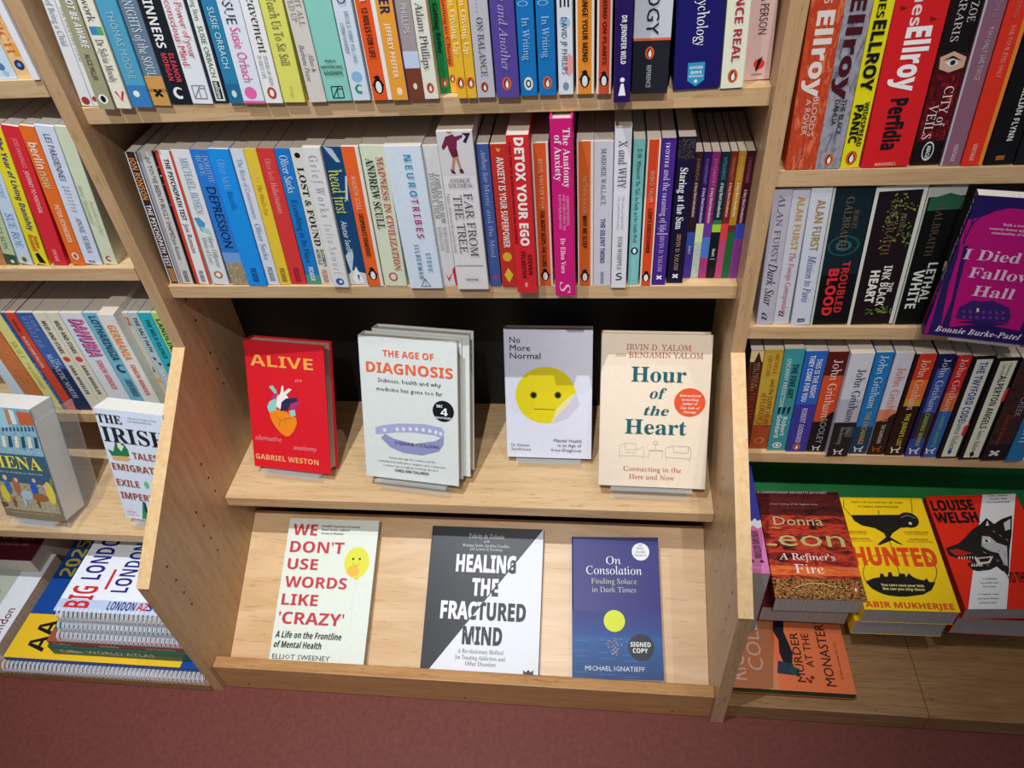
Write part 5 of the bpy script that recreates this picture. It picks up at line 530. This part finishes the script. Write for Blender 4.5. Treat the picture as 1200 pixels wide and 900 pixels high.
 ["leon",[865.5,-163.0,162.0],[0.99955,0.0,0.02999],[-0.0006,0.9998,0.01998],129.0,198.0,36.0,"pb","5a1c1c","fiery red-skied paperback titled A Refiner’s Fire, top of the leftmost pile","",[["m",["2c1618","7c241c","c8402a","4c1a1c","e0642e"],2,7,0,34,129,150],["m",["2c1618","5c1f1e","3a1a1c"],2,6,0,150,129,198],["m",["c84a26","e8783a","a8341e"],2,14,0,40,129,56],["m",["1c1614","3c2a20","c88a48","241a18","5a3c24"],16,22,0,0,129,34],["l","e0c070",1.2,[[30.01,18.52],[45.87,24.29],[58.28,27.15],[72.92,26.22],[89.45,20.48]]],["e","e0a040",-0.33,25.26,0.91,0.79],["e","f0d070",14.04,15.55,0.9,0.78],["e","c07028",28.19,5.99,0.89,0.77],["e","e0a040",46.56,21.51,0.9,0.79],["e","f0d070",60.45,11.9,0.89,0.78],["e","c07028",79.08,27.47,0.89,0.79],["e","e0a040",92.71,17.82,0.88,0.78],["e","f0d070",106.12,8.32,0.88,0.77],["e","c07028",10.56,19.98,0.9,0.79],["e","e0a040",24.78,10.35,0.89,0.78],["e","f0d070",43.19,25.96,0.9,0.79],["e","c07028",57.15,16.29,0.89,0.78],["e","e0a040",70.89,6.77,0.88,0.77],["e","f0d070",89.51,22.22,0.89,0.79],["e","c07028",103.0,12.66,0.88,0.78],["e","e0a040",7.06,24.44,0.91,0.79],["e","f0d070",21.35,14.75,0.9,0.78],["e","c07028",35.42,5.21,0.89,0.77],["e","e0a040",53.83,20.7,0.89,0.79],["e","f0d070",67.64,11.12,0.89,0.78],["e","c07028",86.29,26.65,0.89,0.79],["e","e0a040",99.85,17.02,0.88,0.78],["e","f0d070",-0.29,3.63,0.89,0.77],["e","c07028",17.9,19.17,0.9,0.78],["e","e0a040",32.04,9.56,0.89,0.78],["e","f0d070",50.48,25.14,0.9,0.79],["e","c07028",64.36,15.49,0.89,0.78],["e","e0a040",78.03,5.99,0.88,0.77],["e","f0d070",96.68,21.42,0.89,0.79],["e","c07028",110.09,11.87,0.88,0.78],["e","e0a040",14.43,23.62,0.9,0.79],["e","f0d070",28.64,13.95,0.9,0.78],["e","c07028",42.63,4.43,0.89,0.77],["e","e0a040",61.07,19.89,0.89,0.78],["e","f0d070",74.81,10.33,0.88,0.78],["e","c07028",93.49,25.84,0.89,0.79],["e","e0a040",106.97,16.23,0.88,0.78],["e","f0d070",7.0,2.85,0.89,0.77],["e","c07028",25.22,18.36,0.9,0.78],["e","e0a040",39.28,8.77,0.89,0.77],["e","f0d070",57.75,24.33,0.9,0.79],["e","c07028",71.56,14.69,0.89,0.78],["e","e0a040",85.15,5.21,0.88,0.77],["e","f0d070",103.83,20.61,0.88,0.79],["e","c07028",3.52,7.21,0.9,0.77],["e","e0a040",21.77,22.8,0.9,0.79],["e","f0d070",35.91,13.15,0.89,0.78],["e","c07028",49.83,3.65,0.88,0.77],["e","e0a040",68.29,19.09,0.89,0.78],["e","f0d070",81.95,9.54,0.88,0.77],["e","c07028",100.66,25.03,0.89,0.79],["e","e0a040",0.02,11.6,0.9,0.78],["e","f0d070",14.26,2.07,0.89,0.77],["e","c07028",32.52,17.55,0.9,0.78],["e","e0a040",46.5,7.99,0.89,0.77],["e","f0d070",65.0,23.51,0.89,0.79],["e","c07028",78.73,13.9,0.89,0.78],["e","e0a040",92.25,4.44,0.88,0.77],["e","f0d070",110.95,19.81,0.88,0.78],["e","c07028",10.81,6.42,0.89,0.77],["t","A COMMISSARIO BRUNETTI MYSTERY","S","d8cccc",0.16,193.21,110.47,4.38,0],["t","A rare writing of the highest order","i","c8a8a0",16.59,170.25,75.98,2.99,0],["t","Donna","n","b8ac80",17.74,130.16,75.14,16.43,0],["t","Leon","n","b8ac70",-11.4,90.91,129.41,30.06,0],["t","A Refiner's","u","f0e8e0",16.03,66.23,81.8,11.4,0],["t","Fire","u","f0e8e0",35.67,42.74,42.46,15.55,0],["g","PEN","e2602c",116.07,17.91,4.1]],[]],
 ["under",[853.51,-155.0,123.14],[1.0,0.0,0.0],[0.0,1.0,0.0],129.0,198.0,38.0,"pb","5a1c1c","lower copy beneath A Refiner’s Fire on the leftmost pile","",[],[]],
 ["hunted",[989.5,-173.0,159.2],[0.99922,-0.006,0.03897],[0.00404,0.99874,0.0501],129.0,198.0,37.0,"pb","f2ca1a","bright yellow paperback titled Hunted with an hourglass holding a black skyline","",[["p","1c1a14",[[14.1,163.54],[86.34,165.49],[108.09,152.59],[105.76,143.58],[86.26,141.09],[44.38,139.61],[27.42,144.04],[17.6,152.3]]],["p","1c1a14",[[43.46,140.78],[86.78,143.19],[69.64,130.98],[64.32,123.54],[80.73,109.49],[72.09,112.15],[65.28,117.75],[45.6,108.62],[42.4,109.98],[57.94,123.39],[56.59,130.69]]],["l","1c1a14",1.0,[[9.59,193.53],[6.55,178.31],[14.1,163.54],[21.97,152.38],[43.46,140.78]]],["l","1c1a14",1.0,[[112.47,195.72],[110.4,180.06],[107.23,167.71]]],["l","1c1a14",1.0,[[57.06,163.72],[58.59,173.6]]],["l","1c1a14",1.0,[[61.61,122.02],[61.8,58.96]]],["l","3a3414",0.9,[[114.73,63.26],[112.37,56.98],[108.83,50.86],[104.21,45.04],[98.62,39.66],[92.2,34.84],[85.11,30.68],[77.5,27.28],[69.57,24.71],[61.48,23.04],[53.44,22.29],[45.61,22.49],[38.18,23.64],[31.32,25.71],[25.2,28.67],[19.98,32.44],[15.77,36.96],[12.69,42.11],[10.83,47.78],[10.24,53.84],[10.96,60.14],[12.99,66.52],[16.28,72.84],[20.76,78.91],[26.34,84.59],[32.87,89.72],[107.43,91.72],[111.41,86.92],[114.18,81.52],[115.66,75.68],[115.84,69.54],[114.73,63.26]]],["p","16150f",[[11.16,45.31],[24.45,51.09],[32.74,52.69],[34.76,59.5],[38.56,58.26],[39.76,53.71],[44.44,54.39],[46.51,61.21],[50.81,62.15],[51.4,55.15],[59.21,54.85],[61.68,60.31],[69.29,59.19],[69.07,53.81],[75.3,60.72],[78.45,55.44],[84.17,51.61],[93.56,49.25],[98.0,53.38],[99.56,46.79],[108.49,47.08],[99.32,33.68],[86.35,26.26],[61.02,21.78],[32.92,24.43],[17.14,33.57]]],["e","1c1a18",98.86,155.41,14.78,14.49],["l","c8c0a0",0.5,[[88.51,159.75],[99.25,164.51],[109.66,158.64]]],["e","d8d0b8",99.55,148.82,2.38,2.49],["t","HUNTED","Z","e2461c",2.28,73.42,118.93,31.28,0],["t","You can't save your kids.","S","f0e090",31.28,37.93,60.44,4.1,0],["t","But can you stop them?","S","f0e090",32.57,31.78,58.13,4.08,0],["t","ABIR MUKHERJEE","S","d8481c",2.78,3.53,119.59,8.95,0],["t","PRETTY MUCH FLAWLESS LEE CHILD","s","4a4414",20.52,186.56,78.29,3.24,0],["t","STUNNING CHRIS WHITAKER","s","4a4414",28.55,177.95,60.89,3.21,0],["t","PHENOMENAL","s","4a4414",2.79,130.25,28.49,2.74,0],["t","A MASTERCLASS","s","4a4414",86.19,131.45,35.11,2.74,0],["t","HEART RACING","s","4a4414",3.86,117.81,29.87,2.7,0],["t","UNMISSABLE","s","4a4414",89.7,118.09,28.14,2.7,0],["t","LINWOOD BARCLAY","s","d8701c",3.27,126.56,27.64,2.73,0],["t","STEVE CAVANAGH","s","d8701c",87.52,127.64,31.67,2.73,0],["t","ANTHONY HOROWITZ","s","d8701c",4.21,113.78,32.16,2.69,0],["t","MICK HERRON","s","d8701c",86.41,113.95,36.67,2.69,0]],[]],
 ["under2",[985.5,-168.98,120.54],[0.99922,-0.006,0.03897],[0.00599,0.99998,0.00023],129.0,198.0,36.5,"pb","f2ca1a","lower copy lying under the yellow paperback titled Hunted","",[],[]],
 ["welsh",[1130.5,-164.0,157.5],[0.99504,0.0,0.0995],[-0.00494,0.99876,0.04944],133.0,198.0,28.0,"pb","e4301c","red paperback with a snarling wolf head over a white stripe","",[["p","e4e6ea",[[85.19,202.55],[135.42,204.56],[53.17,-0.31],[3.19,-1.69]]],["p","1e1c1c",[[2.52,101.12],[10.73,104.56],[22.78,108.82],[32.2,116.2],[50.97,134.21],[64.67,143.2],[76.55,153.89],[83.78,142.64],[97.57,151.66],[113.96,157.47],[101.95,123.61],[89.83,96.86],[75.53,56.68],[67.41,61.04],[62.91,68.24],[51.89,62.7],[35.09,60.67],[28.88,63.05],[23.85,73.21],[33.34,77.41],[23.45,83.44],[11.71,83.66],[3.57,88.25]]],["p","b8b8bc",[[60.23,121.62],[70.38,119.84],[76.34,109.09],[88.34,102.83],[77.76,68.0],[73.97,73.81],[72.83,91.31],[62.17,94.48],[53.32,103.61]]],["p","d8d8dc",[[76.24,149.15],[75.62,139.75],[70.85,139.89]]],["p","c8c8cc",[[97.36,143.81],[109.46,151.29],[103.18,132.77],[95.09,129.91]]],["p","e4e6ea",[[57.83,114.06],[67.93,115.94],[68.63,110.78],[59.73,108.87]]],["e","1e1c1c",63.24,112.42,2.12,2.53],["p","b42418",[[6.16,97.13],[18.91,99.86],[27.02,95.21],[37.87,92.01],[24.78,87.83],[13.01,88.06]]],["p","d8c8c4",[[37.48,83.18],[63.96,85.61],[55.58,74.12],[38.5,71.52]]],["p","1e1c1c",[[41.68,81.64],[59.73,83.35],[54.21,77.04],[43.33,75.78]]],["p","f0ece8",[[15.94,85.94],[17.82,85.9],[15.53,80.65]]],["p","f0ece8",[[19.7,85.87],[21.58,85.83],[19.28,80.58]]],["p","f0ece8",[[23.46,85.8],[25.33,85.76],[23.03,80.52]]],["p","f0ece8",[[27.21,85.72],[29.08,85.69],[26.77,80.45]]],["p","f0ece8",[[30.96,85.65],[32.83,85.62],[30.51,80.38]]],["p","f0ece8",[[34.7,85.58],[36.57,85.55],[34.24,80.31]]],["p","f0ece8",[[38.44,85.51],[40.3,85.47],[37.97,80.24]]],["p","f0ece8",[[28.34,68.8],[30.83,69.34],[31.69,75.11]]],["p","f0ece8",[[31.58,68.75],[34.07,69.29],[34.94,75.06]]],["p","f0ece8",[[34.82,68.7],[37.31,69.23],[38.19,75.0]]],["p","f0ece8",[[38.06,68.64],[40.55,69.18],[41.44,74.94]]],["p","f0ece8",[[41.29,68.59],[43.78,69.13],[44.68,74.89]]],["l","1e1c1c",0.5,[[62.92,133.88],[65.28,130.72]]],["l","e8e8ea",0.5,[[68.11,115.03],[70.43,111.94]]],["l","1e1c1c",0.5,[[73.18,96.62],[75.45,93.61]]],["l","e8e8ea",0.5,[[78.12,78.65],[80.36,75.72]]],["l","1e1c1c",0.5,[[69.6,126.29],[71.93,123.16]]],["l","e8e8ea",0.5,[[74.68,107.63],[76.97,104.58]]],["l","1e1c1c",0.5,[[79.64,89.41],[81.89,86.43]]],["l","e8e8ea",0.5,[[50.09,72.19],[52.4,69.28]]],["l","1e1c1c",0.5,[[76.21,118.78],[78.51,115.68]]],["l","e8e8ea",0.5,[[81.18,100.31],[83.45,97.29]]],["l","1e1c1c",0.5,[[51.43,82.92],[53.75,79.96]]],["l","e8e8ea",0.5,[[77.76,130.07],[80.07,126.93]]],["l","1e1c1c",0.5,[[82.74,111.35],[85.02,108.29]]],["l","e8e8ea",0.5,[[52.79,93.78],[55.12,90.78]]],["l","1e1c1c",0.5,[[57.99,75.82],[60.28,72.89]]],["l","e8e8ea",0.5,[[84.32,122.53],[86.61,119.43]]],["l","1e1c1c",0.5,[[54.17,104.79],[56.51,101.74]]],["l","e8e8ea",0.5,[[59.38,86.58],[61.68,83.6]]],["l","1e1c1c",0.5,[[64.47,68.79],[66.73,65.89]]],["l","e8e8ea",0.5,[[90.82,115.08],[93.08,112.01]]],["l","1e1c1c",0.5,[[60.79,97.47],[63.1,94.46]]],["l","e8e8ea",0.5,[[65.9,79.45],[68.17,76.51]]],["l","1e1c1c",0.5,[[92.45,126.3],[94.72,123.18]]],["l","e8e8ea",0.5,[[62.22,108.51],[64.55,105.46]]],["l","1e1c1c",0.5,[[67.34,90.24],[69.63,87.26]]],["l","e8e8ea",0.5,[[72.34,72.4],[74.59,69.49]]],["t","LOUISE","Z","16161a",3.74,169.38,61.69,19.67,0],["t","WELSH","Z","16161a",2.94,145.83,61.62,19.84,0],["t","TO THE DOGS","S","16161a",70.38,41.08,51.46,17.04,0],["t","Crisp, compulsive","R","5a5c62",92.9,193.71,27.43,2.41,0],["t","literary crime","R","5a5c62",92.22,187.68,24.82,2.4,0],["t","VAL McDERMID","R","5a5c62",85.05,180.9,33.43,2.38,0],["t","'A gripping","R","5a5c62",36.37,46.82,19.59,2.05,0],["t","masterful noir","R","5a5c62",31.97,40.29,24.15,2.04,0],["t","The Times","R","5a5c62",33.36,34.09,17.38,2.02,0],["t","'A superb, vivid","R","5a5c62",23.82,21.83,26.25,1.99,0],["t","and gritty thriller","R","5a5c62",20.57,15.09,28.39,1.98,0],["t","SUNDAY POST","R","5a5c62",20.7,8.27,22.63,1.96,0]],[]],
 ["under3",[1130.5,-160.0,127.5],[1.0,0.0,0.0],[0.0,1.0,0.0],133.0,198.0,43.5,"pb","e4301c","lower copy under the snarling wolf paperback, lying in the same pile","",[],[]],
 ["bl",[-21.0,-243.0,160.0],[0.0,1.0,0.0],[-1.0,0.0,0.0],200.0,222.0,26.0,"sp","e9edf5","white spiral-bound street atlas with red and blue BIG LONDON, topmost of the pile","",[["r","b9c8e4",0.0,40.0,22.0,222.0],["t","BIG","S","cc2a2e",6.53,167.92,38.96,41.41,0],["t","LONDON","S","23237c",57.62,175.27,96.86,31.89,0],["t","LONDON","S","23237c",36.81,117.17,92.91,27.61,0],["p","cc2a2e",[[41.33,157.93],[40.82,152.9],[78.09,153.7],[78.66,158.49]]],["t","LONDON","S","2a2a80",5.3,136.07,46.17,15.0,-90],["t","ST","S","2a2a80",6.67,70.93,22.0,15.0,-90],["t","AZ","S","cc2a2e",6.89,86.98,18.0,13.0,-90]],[]],
 ["sp2",[-21.0,-250.0,133.5],[0.0,1.0,0.0],[-1.0,0.0,0.0],200.0,231.0,20.0,"sp","e9d9a0","white-ringed atlas with a yellow-edged cover directly under the BIG LONDON one","",[],[]],
 ["sp3",[-21.0,-257.0,113.0],[0.0,1.0,0.0],[-1.0,0.0,0.0],210.0,241.0,20.0,"sp","2a6a5c","spiral atlas with a dark green cover in the middle of the left pile","",[],[]],
 ["wa2",[-21.0,-260.0,92.5],[0.0,1.0,0.0],[-1.0,0.0,0.0],210.0,259.0,13.5,"pb","9a5444","rust brown paperback atlas in the left pile, above the green one","",[],[["t","Collins","R","e8d8cc",3.2,250.0,30.0,5.0,-90],["t","World Atlas","S","f0e8e4",4.0,170.0,34.0,5.0,-90],["t","ESSENTIAL EDITION","S","e0d0c8",4.0,90.0,50.0,4.0,-90]]],
 ["wa",[-21.0,-262.0,78.5],[0.0,1.0,0.0],[-1.0,0.0,0.0],210.0,264.0,25.5,"pb","1f6458","dark green atlas with WORLD ATLAS in white capitals along its spine","",[],[["t","Collins","R","eef4f2",9.0,246.0,38.0,9.0,-90],["t","WORLD ATLAS","n","d8e6e2",9.0,200.0,118.0,10.0,-90],["t","OUR WORLD IN MAPS","n","5a9a8c",9.0,70.0,50.0,5.0,-90]]],
 ["aa",[-21.0,-272.0,52.5],[0.0,1.0,0.0],[-1.0,0.0,0.0],235.0,351.0,12.0,"pb","1c4a9c","blue road atlas with a yellow corner and black AA letters","",[["r","f2c224",0.0,40.0,80.0,351.0],["t","AA","S","17171a",12.0,288.0,58.0,32.0,0],["t","2025","S","e0c83c",155.0,315.0,78.0,27.0,0],["t","NEW EDITION","s","8ab0e0",88.0,262.0,60.0,6.0,0]],[]],
 ["sp1",[-21.0,-278.0,39.5],[0.0,1.0,0.0],[-1.0,0.0,0.0],270.0,362.0,21.0,"sp","e9823c","wide white-ringed atlas with an orange cover, bottom of the left pile","",[],[]],
 ["guide",[-392.0,-262.0,53.5],[0.0,1.0,0.0],[-1.0,0.0,0.0],190.0,130.0,35.0,"pb","e8eaf0","pale city guide with a map picture, flat at the far left of the bottom shelf","",[["r","b8bcae",0.0,45.0,190.0,125.0],["r","d84a3a",60.0,70.0,66.0,78.0],["r","5a7ab0",80.0,60.0,110.0,100.0],["r","a83a4c",30.0,80.0,50.0,100.0],["t","London","s","8a2a3c",16.0,10.0,60.0,16.0,0]],[]],
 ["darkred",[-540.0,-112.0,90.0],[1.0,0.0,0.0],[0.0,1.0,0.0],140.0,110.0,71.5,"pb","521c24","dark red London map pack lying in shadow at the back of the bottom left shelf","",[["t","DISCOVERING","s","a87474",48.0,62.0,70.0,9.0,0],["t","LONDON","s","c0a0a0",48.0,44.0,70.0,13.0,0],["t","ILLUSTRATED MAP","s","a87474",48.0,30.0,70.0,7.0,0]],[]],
 ["monastery",[983.11,-253.27,60.0],[0.0,1.0,0.0],[-1.0,0.0,0.0],129.0,185.0,13.0,"pb","e27548","salmon orange paperback titled Murder at the Monastery, lying sideways on the bottom shelf","",[["r","d2855a",0.0,108.0,129.0,190.0],["t","RICHARD","n","e8c8b4",12.0,154.0,112.0,25.0,0],["t","COLES","n","e8c8b4",28.0,127.0,95.0,22.0,0],["t","MURDER","n","2a1414",14.0,68.0,80.0,12.0,0],["t","AT THE","n","2a1414",38.0,52.0,55.0,11.0,0],["t","MONASTERY","n","2a1414",10.0,26.0,112.0,14.0,0],["t","An utterly captivating crime novel","i","4a1c14",20.0,14.0,60.0,3.0,0],["p","1c1820",[[40,84],[60,80],[95,88],[120,84],[122,100],[95,104],[80,98],[60,100],[42,96]]],["p","2a3448",[[24,84],[42,82],[46,104],[26,108]]],["p","1f4a44",[[22,78],[34,74],[40,86],[28,90]]],["e","8a2018",16,62,3,3],["e","8a2018",22,58,3,3],["e","a83020",20,66,2.5,2.5]],[["r","1c3c28",0,0,13,185],["t","RICHARD COLES","n","5a7a60",3.0,175.0,70.0,5.0,-90]]],
 ["monunder",[979.11,-252.27,46.5],[0.0,1.0,0.0],[-1.0,0.0,0.0],129.0,186.0,8.0,"pb","b02a1c","thin red and yellow edged book under the salmon orange one","",[],[["r","e0b04a",4.6,0,7.9,186]]],
]
SPU = [811.0,-176.0,244.0,32.5,216.0,160.5]
_need = [('H', f) for f in FONT] + [('H', 's'), ('H', 'Z')]
for _g, _r in ROWS.values():
    for _x in _r: _need += [(e[1], e[2]) for e in _x[9] if e[0] == 't']
for _x in FACES: _need += [(e[1], e[2]) for e in _x[11] + _x[12] if e[0] == 't']
_need += [('THE NIGHT OF BABA YAGA', 'S'), ('SHINTARO KATSURA', 'S'), ('PUSHKIN', 'S')]
build_text(_need)
# ------------------------------------------------------------------ room
def struct(name, me_or, mat, **k): return link(name, me_or, mat, kind='structure', **k)
V, Fc = [], []; box_vf(-2.2, -3.2, -.02, 3.0, .40, 0, V, Fc); struct('floor', mesh('floor', V, Fc), FLOORM)
V, Fc = [], []; box_vf(-2.2, .40, 0, 3.0, .48, 2.9, V, Fc); struct('wall_back', mesh('wall_back', V, Fc), PAINT)
# ------------------------------------------------------------------ bookcases
W, TK, BACK = .7784, .0183, .158
PROF = [(0, 2.05), (0, .4966), (-.2844, .3085), (-.2811, 0), (.18, 0), (.18, 2.05)]
def side_panel(x0, x1, parent, holes=0):
    p = prism('side_panel', PROF, 'x', x0, x1, WOODV, parent, .0009)
    # solid edging strip on the two sloping / upright front edges
    e = .0035
    me_e = [(-.0006, .4955), (-.2850, .3082), (-.2850 + .004, .3082 - .003), (e, .4925)]
    prism('edge_strip', [(-.0008, .4970), (-.2855, .3085), (-.2855 + .0035, .3085), (e, .4966)], 'x', x0 - .0002, x1 + .0002, WOODE, p)
    for sgn in ((1, -1) if holes == 2 else (holes,)):
        if not sgn: continue
        V, Fc = [], []; xs = x1 + .0004 if sgn > 0 else x0 - .0004
        for y, zs in ((.049, (.548, .509, .445, .412, .380)), (-.083, (.334, .302, .27)), (-.141, (.290, .257, .225, .193)), (-.240, (.294, .260, .228, .196))):
            for z in zs:
                b = len(V); V += [(xs, y + .0023 * math.cos(a * math.pi / 4), z + .0023 * math.sin(a * math.pi / 4)) for a in range(8)]; Fc.append(tuple(range(b, b + 8)) if sgn > 0 else tuple(reversed(range(b, b + 8))))
        link('peg_holes', mesh('peg_holes', V, Fc), HOLE, p, kind='stuff')
    return p
def shelf(x0, x1, y0, z, parent, t=.0204, mat=None, y1=BACK):
    return boxes('shelf', [(x0 + .0004, y0, z - t, x1 - .0004, y1, z)], mat or WOOD, parent, bevel=.0008)
def bay(name_label, x0, x1):
    r = empty('bookcase', name_label, 'bookcase', Matrix.Translation((x0, 0, 0))); return r
def reparent(r):
    for c in list(r.children):
        c.matrix_parent_inverse = Matrix.Translation(r.matrix_world.translation).inverted()
# centre bookcase with both side panels, wedge-shaped base, sloping board
cb = bay('pale wooden centre bookcase with a jutting base holding the face-out hardbacks', 0, W)
side_panel(-TK, 0, cb, 1); side_panel(W, W + TK, cb, -1)
shelf(0, W, .0150, .8479, cb, y1=.155); shelf(0, W, .0228, .5899, cb, y1=.155); shelf(0, W, -.0715, .2387, cb)
boxes('back_board', [(0, BACK, .005, W, BACK + .008, 1.9)], DARKB, cb)
shelf(0, W, .012, 1.125, cb)
prism('display_board', [(-.2555, .0118), (-.2555 + .004, .0118 - .008), (-.012, .1255), (-.016, .1335)], 'x', .0005, W - .0005, WOODP, cb)
boxes('front_lip', [(.0004, -.2741, -.0 + .001, W - .0004, -.2559, .0674)], WOODB, cb, bevel=.0012)
V, Fc = [], []
for x in (.044, .40, .72): 
    for k, dx in enumerate((0, .0016)):
        b = len(V); V += [(x + dx + .0013 * math.cos(a * math.pi / 4), -.2744, .013 + .001 * k + .0013 * math.sin(a * math.pi / 4)) for a in range(8)]; Fc.append(tuple(reversed(range(b, b + 8))))
link('screw_heads', mesh('screw_heads', V, Fc), HOLE, cb, kind='stuff')
reparent(cb)
# left bookcase
lb = bay('pale wooden bookcase on the left holding travel books and spiral atlases', -.80, -TK)
XL0, XL1 = -.80, -TK
shelf(XL0, XL1, -.0017, .8877, lb, y1=.155); shelf(XL0, XL1, -.0017, .6367, lb, y1=.155); shelf(XL0, XL1, .002, .352, lb, y1=.155); shelf(XL0, XL1, -.152, .2387, lb, .0175)
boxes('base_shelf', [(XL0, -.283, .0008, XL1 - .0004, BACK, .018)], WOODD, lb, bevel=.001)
boxes('back_board', [(XL0, BACK, .02, XL1, BACK + .008, 1.9)], DARKB, lb); shelf(XL0, XL1, 0, 1.16, lb)
side_panel(XL0 - TK, XL0 - .0002, lb)
reparent(lb)
# right bookcase
XR0, XR1 = W + TK, W + TK + W
rb = bay('pale wooden bookcase on the right holding crime novels above low piles', XR0, XR1)
shelf(XR0, XR1, .0034, .759, rb, y1=.155); shelf(XR0, XR1, .0034, .5387, rb, y1=.155); shelf(XR0, XR1, .0034, .2951, rb, y1=.155)
boxes('back_board', [(XR0, BACK, .285, XR1, BACK + .008, 1.9)], DARKB, rb); boxes('green_back_board', [(XR0, BACK, .04, XR1, BACK + .008, .2845)], GREENB, rb)
boxes('green_shelf', [(XR0, -.125, .066, XR1, BACK, .083)], GREENB, rb, bevel=.0008, label='dark green painted low shelf')
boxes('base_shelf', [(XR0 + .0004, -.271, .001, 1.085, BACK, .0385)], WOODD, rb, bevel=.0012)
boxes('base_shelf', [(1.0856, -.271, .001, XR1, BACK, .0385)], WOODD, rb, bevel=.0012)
side_panel(XR1 + .0002, XR1 + TK, rb); shelf(XR0, XR1, 0, 1.03, rb)
reparent(rb)
# ------------------------------------------------------------------ books standing spine out
for key, (group, recs) in ROWS.items():
    for rec in recs:
        spine_book(rec, group, PAGESW if key in 'FG' else None)
# ------------------------------------------------------------------ books shown by their covers, and their stands
STAND = {'alive': 30, 'age': 54.5, 'nmn': 24, 'hour': 30, 'irish': 32, 'siena': 45}
SL = {'alive': 'acrylic stand holding up the red hardback titled Alive', 'age': 'acrylic stand under the two copies of The Age of Diagnosis', 'nmn': 'acrylic stand whose rounded ledge shows under No More Normal',
      'hour': 'acrylic stand under the cream hardback titled Hour of the Heart', 'irish': 'acrylic stand behind the white paperback titled The Irish', 'siena': 'large acrylic stand with side walls holding the thick Siena paperback'}
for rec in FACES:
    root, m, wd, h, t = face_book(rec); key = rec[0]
    if key in STAND:
        T_ = STAND[key] / 1000; st = empty('book_stand', SL[key], 'stand', m, 'clear acrylic book stands')
        a = .12 * wd
        boxes('back_plate', [(a, T_ + .0012, -.004, wd - a, T_ + .0034, h * .72)], ACRYL, st, bevel=.0006)
        boxes('ledge', [(a, -.0095, -.0042, wd - a, T_ + .0012, -.0016)], ACRYL, st, bevel=.0006)
        boxes('front_lip', [(a, -.0118, -.0042, wd - a, -.0096, .0025)], ACRYL, st, bevel=.0006)
        if key == 'siena':
            boxes('side_wall', [(wd + .012, -.0095, -.0016, wd + .0145, T_ + .022, h * .93)], ACRYL, st, bevel=.0006)
            boxes('side_wall', [(-.006, -.0095, -.0016, -.004, T_ + .001, h * .93)], ACRYL, st, bevel=.0006)
        # foot plate lying level on the shelf
        p0 = m @ Vector((wd / 2, 0, 0)); yaw = math.atan2(rec[2][1], rec[2][0])
        fm = Matrix.Translation((p0.x, p0.y, .2391)) @ Matrix.Rotation(yaw, 4, 'Z')
        yb = (m @ Vector((wd / 2, T_ + .0023, -.004))); yb = (fm.inverted() @ yb).y
        o = boxes('foot_plate', [(-wd / 2 + a, -.004, 0, wd / 2 - a, yb + .055, .0022)], ACRYL, None, bevel=.0006); o.parent = st; o.matrix_parent_inverse = m.inverted(); o.matrix_world = fm
# holder of the magenta book: back plate, ledge and a foot lying on the shelf
rec = [r for r in FACES if r[0] == 'fallow'][0]; m = rotm([v / 1000 for v in rec[1]], rec[2], rec[3])
st = empty('book_stand', 'acrylic holder keeping I Died at Fallow Hall upright on the shelf edge', 'stand', m, 'clear acrylic book stands')
boxes('back_plate', [(.03, .0146, -.0004, .11, .0160, .13)], ACRYL, st, bevel=.0004); boxes('ledge', [(.03, -.003, -.0030, .11, .0104, -.0006)], ACRYL, st, bevel=.0004)
o = boxes('foot_plate', [(1.052, .012, .5389, 1.105, .11, .5400)], ACRYL, None, bevel=.0003); o.parent = st; o.matrix_parent_inverse = m.inverted()
# book lying on its fore-edge with the spine upward, between the side panel and the first pile
P, Q = SPU[:3], SPU[3:]
m = rotm([v / 1000 for v in P], (1, 0, 0), (0, 1, 0)); t, h, d = [v / 1000 for v in Q]
root = empty('book', 'blue and pink spined paperback wedged spine-up against the right side panel', 'book', m)
link('cover', cover_mesh(t, h, d, 'pb', False), cover_mat('d57ab4'), root); link('pages', pages_mesh(t, h, d, 'pb', False), PAGESG, root)
canvas(root, [['r', '3a3c9c', 0, 84, 32.5, 216], ['p', 'e4e4f4', [[0, 90], [5, 94], [9, 88], [14, 96], [19, 89], [24, 95], [28, 90], [32.5, 93], [32.5, 80], [26, 76], [20, 82], [12, 74], [6, 80], [0, 76]]],
              ['t', 'THE NIGHT OF BABA YAGA', 'S', 'dfe2f4', 6., 208., 110., 8., -90], ['t', 'SHINTARO KATSURA', 'S', '3a1430', 15., 72., 48., 10., -90],
              ['p', '3a1430', [[6, 18], [10, 24], [14, 18]]], ['p', '3a1430', [[20, 18], [24, 23], [28, 18]]], ['t', 'PUSHKIN', 'S', 'f0c0dc', 10., 7., 14., 2.5, 0]], ('spine_print', 'spine_lettering'), (32.5, 216))
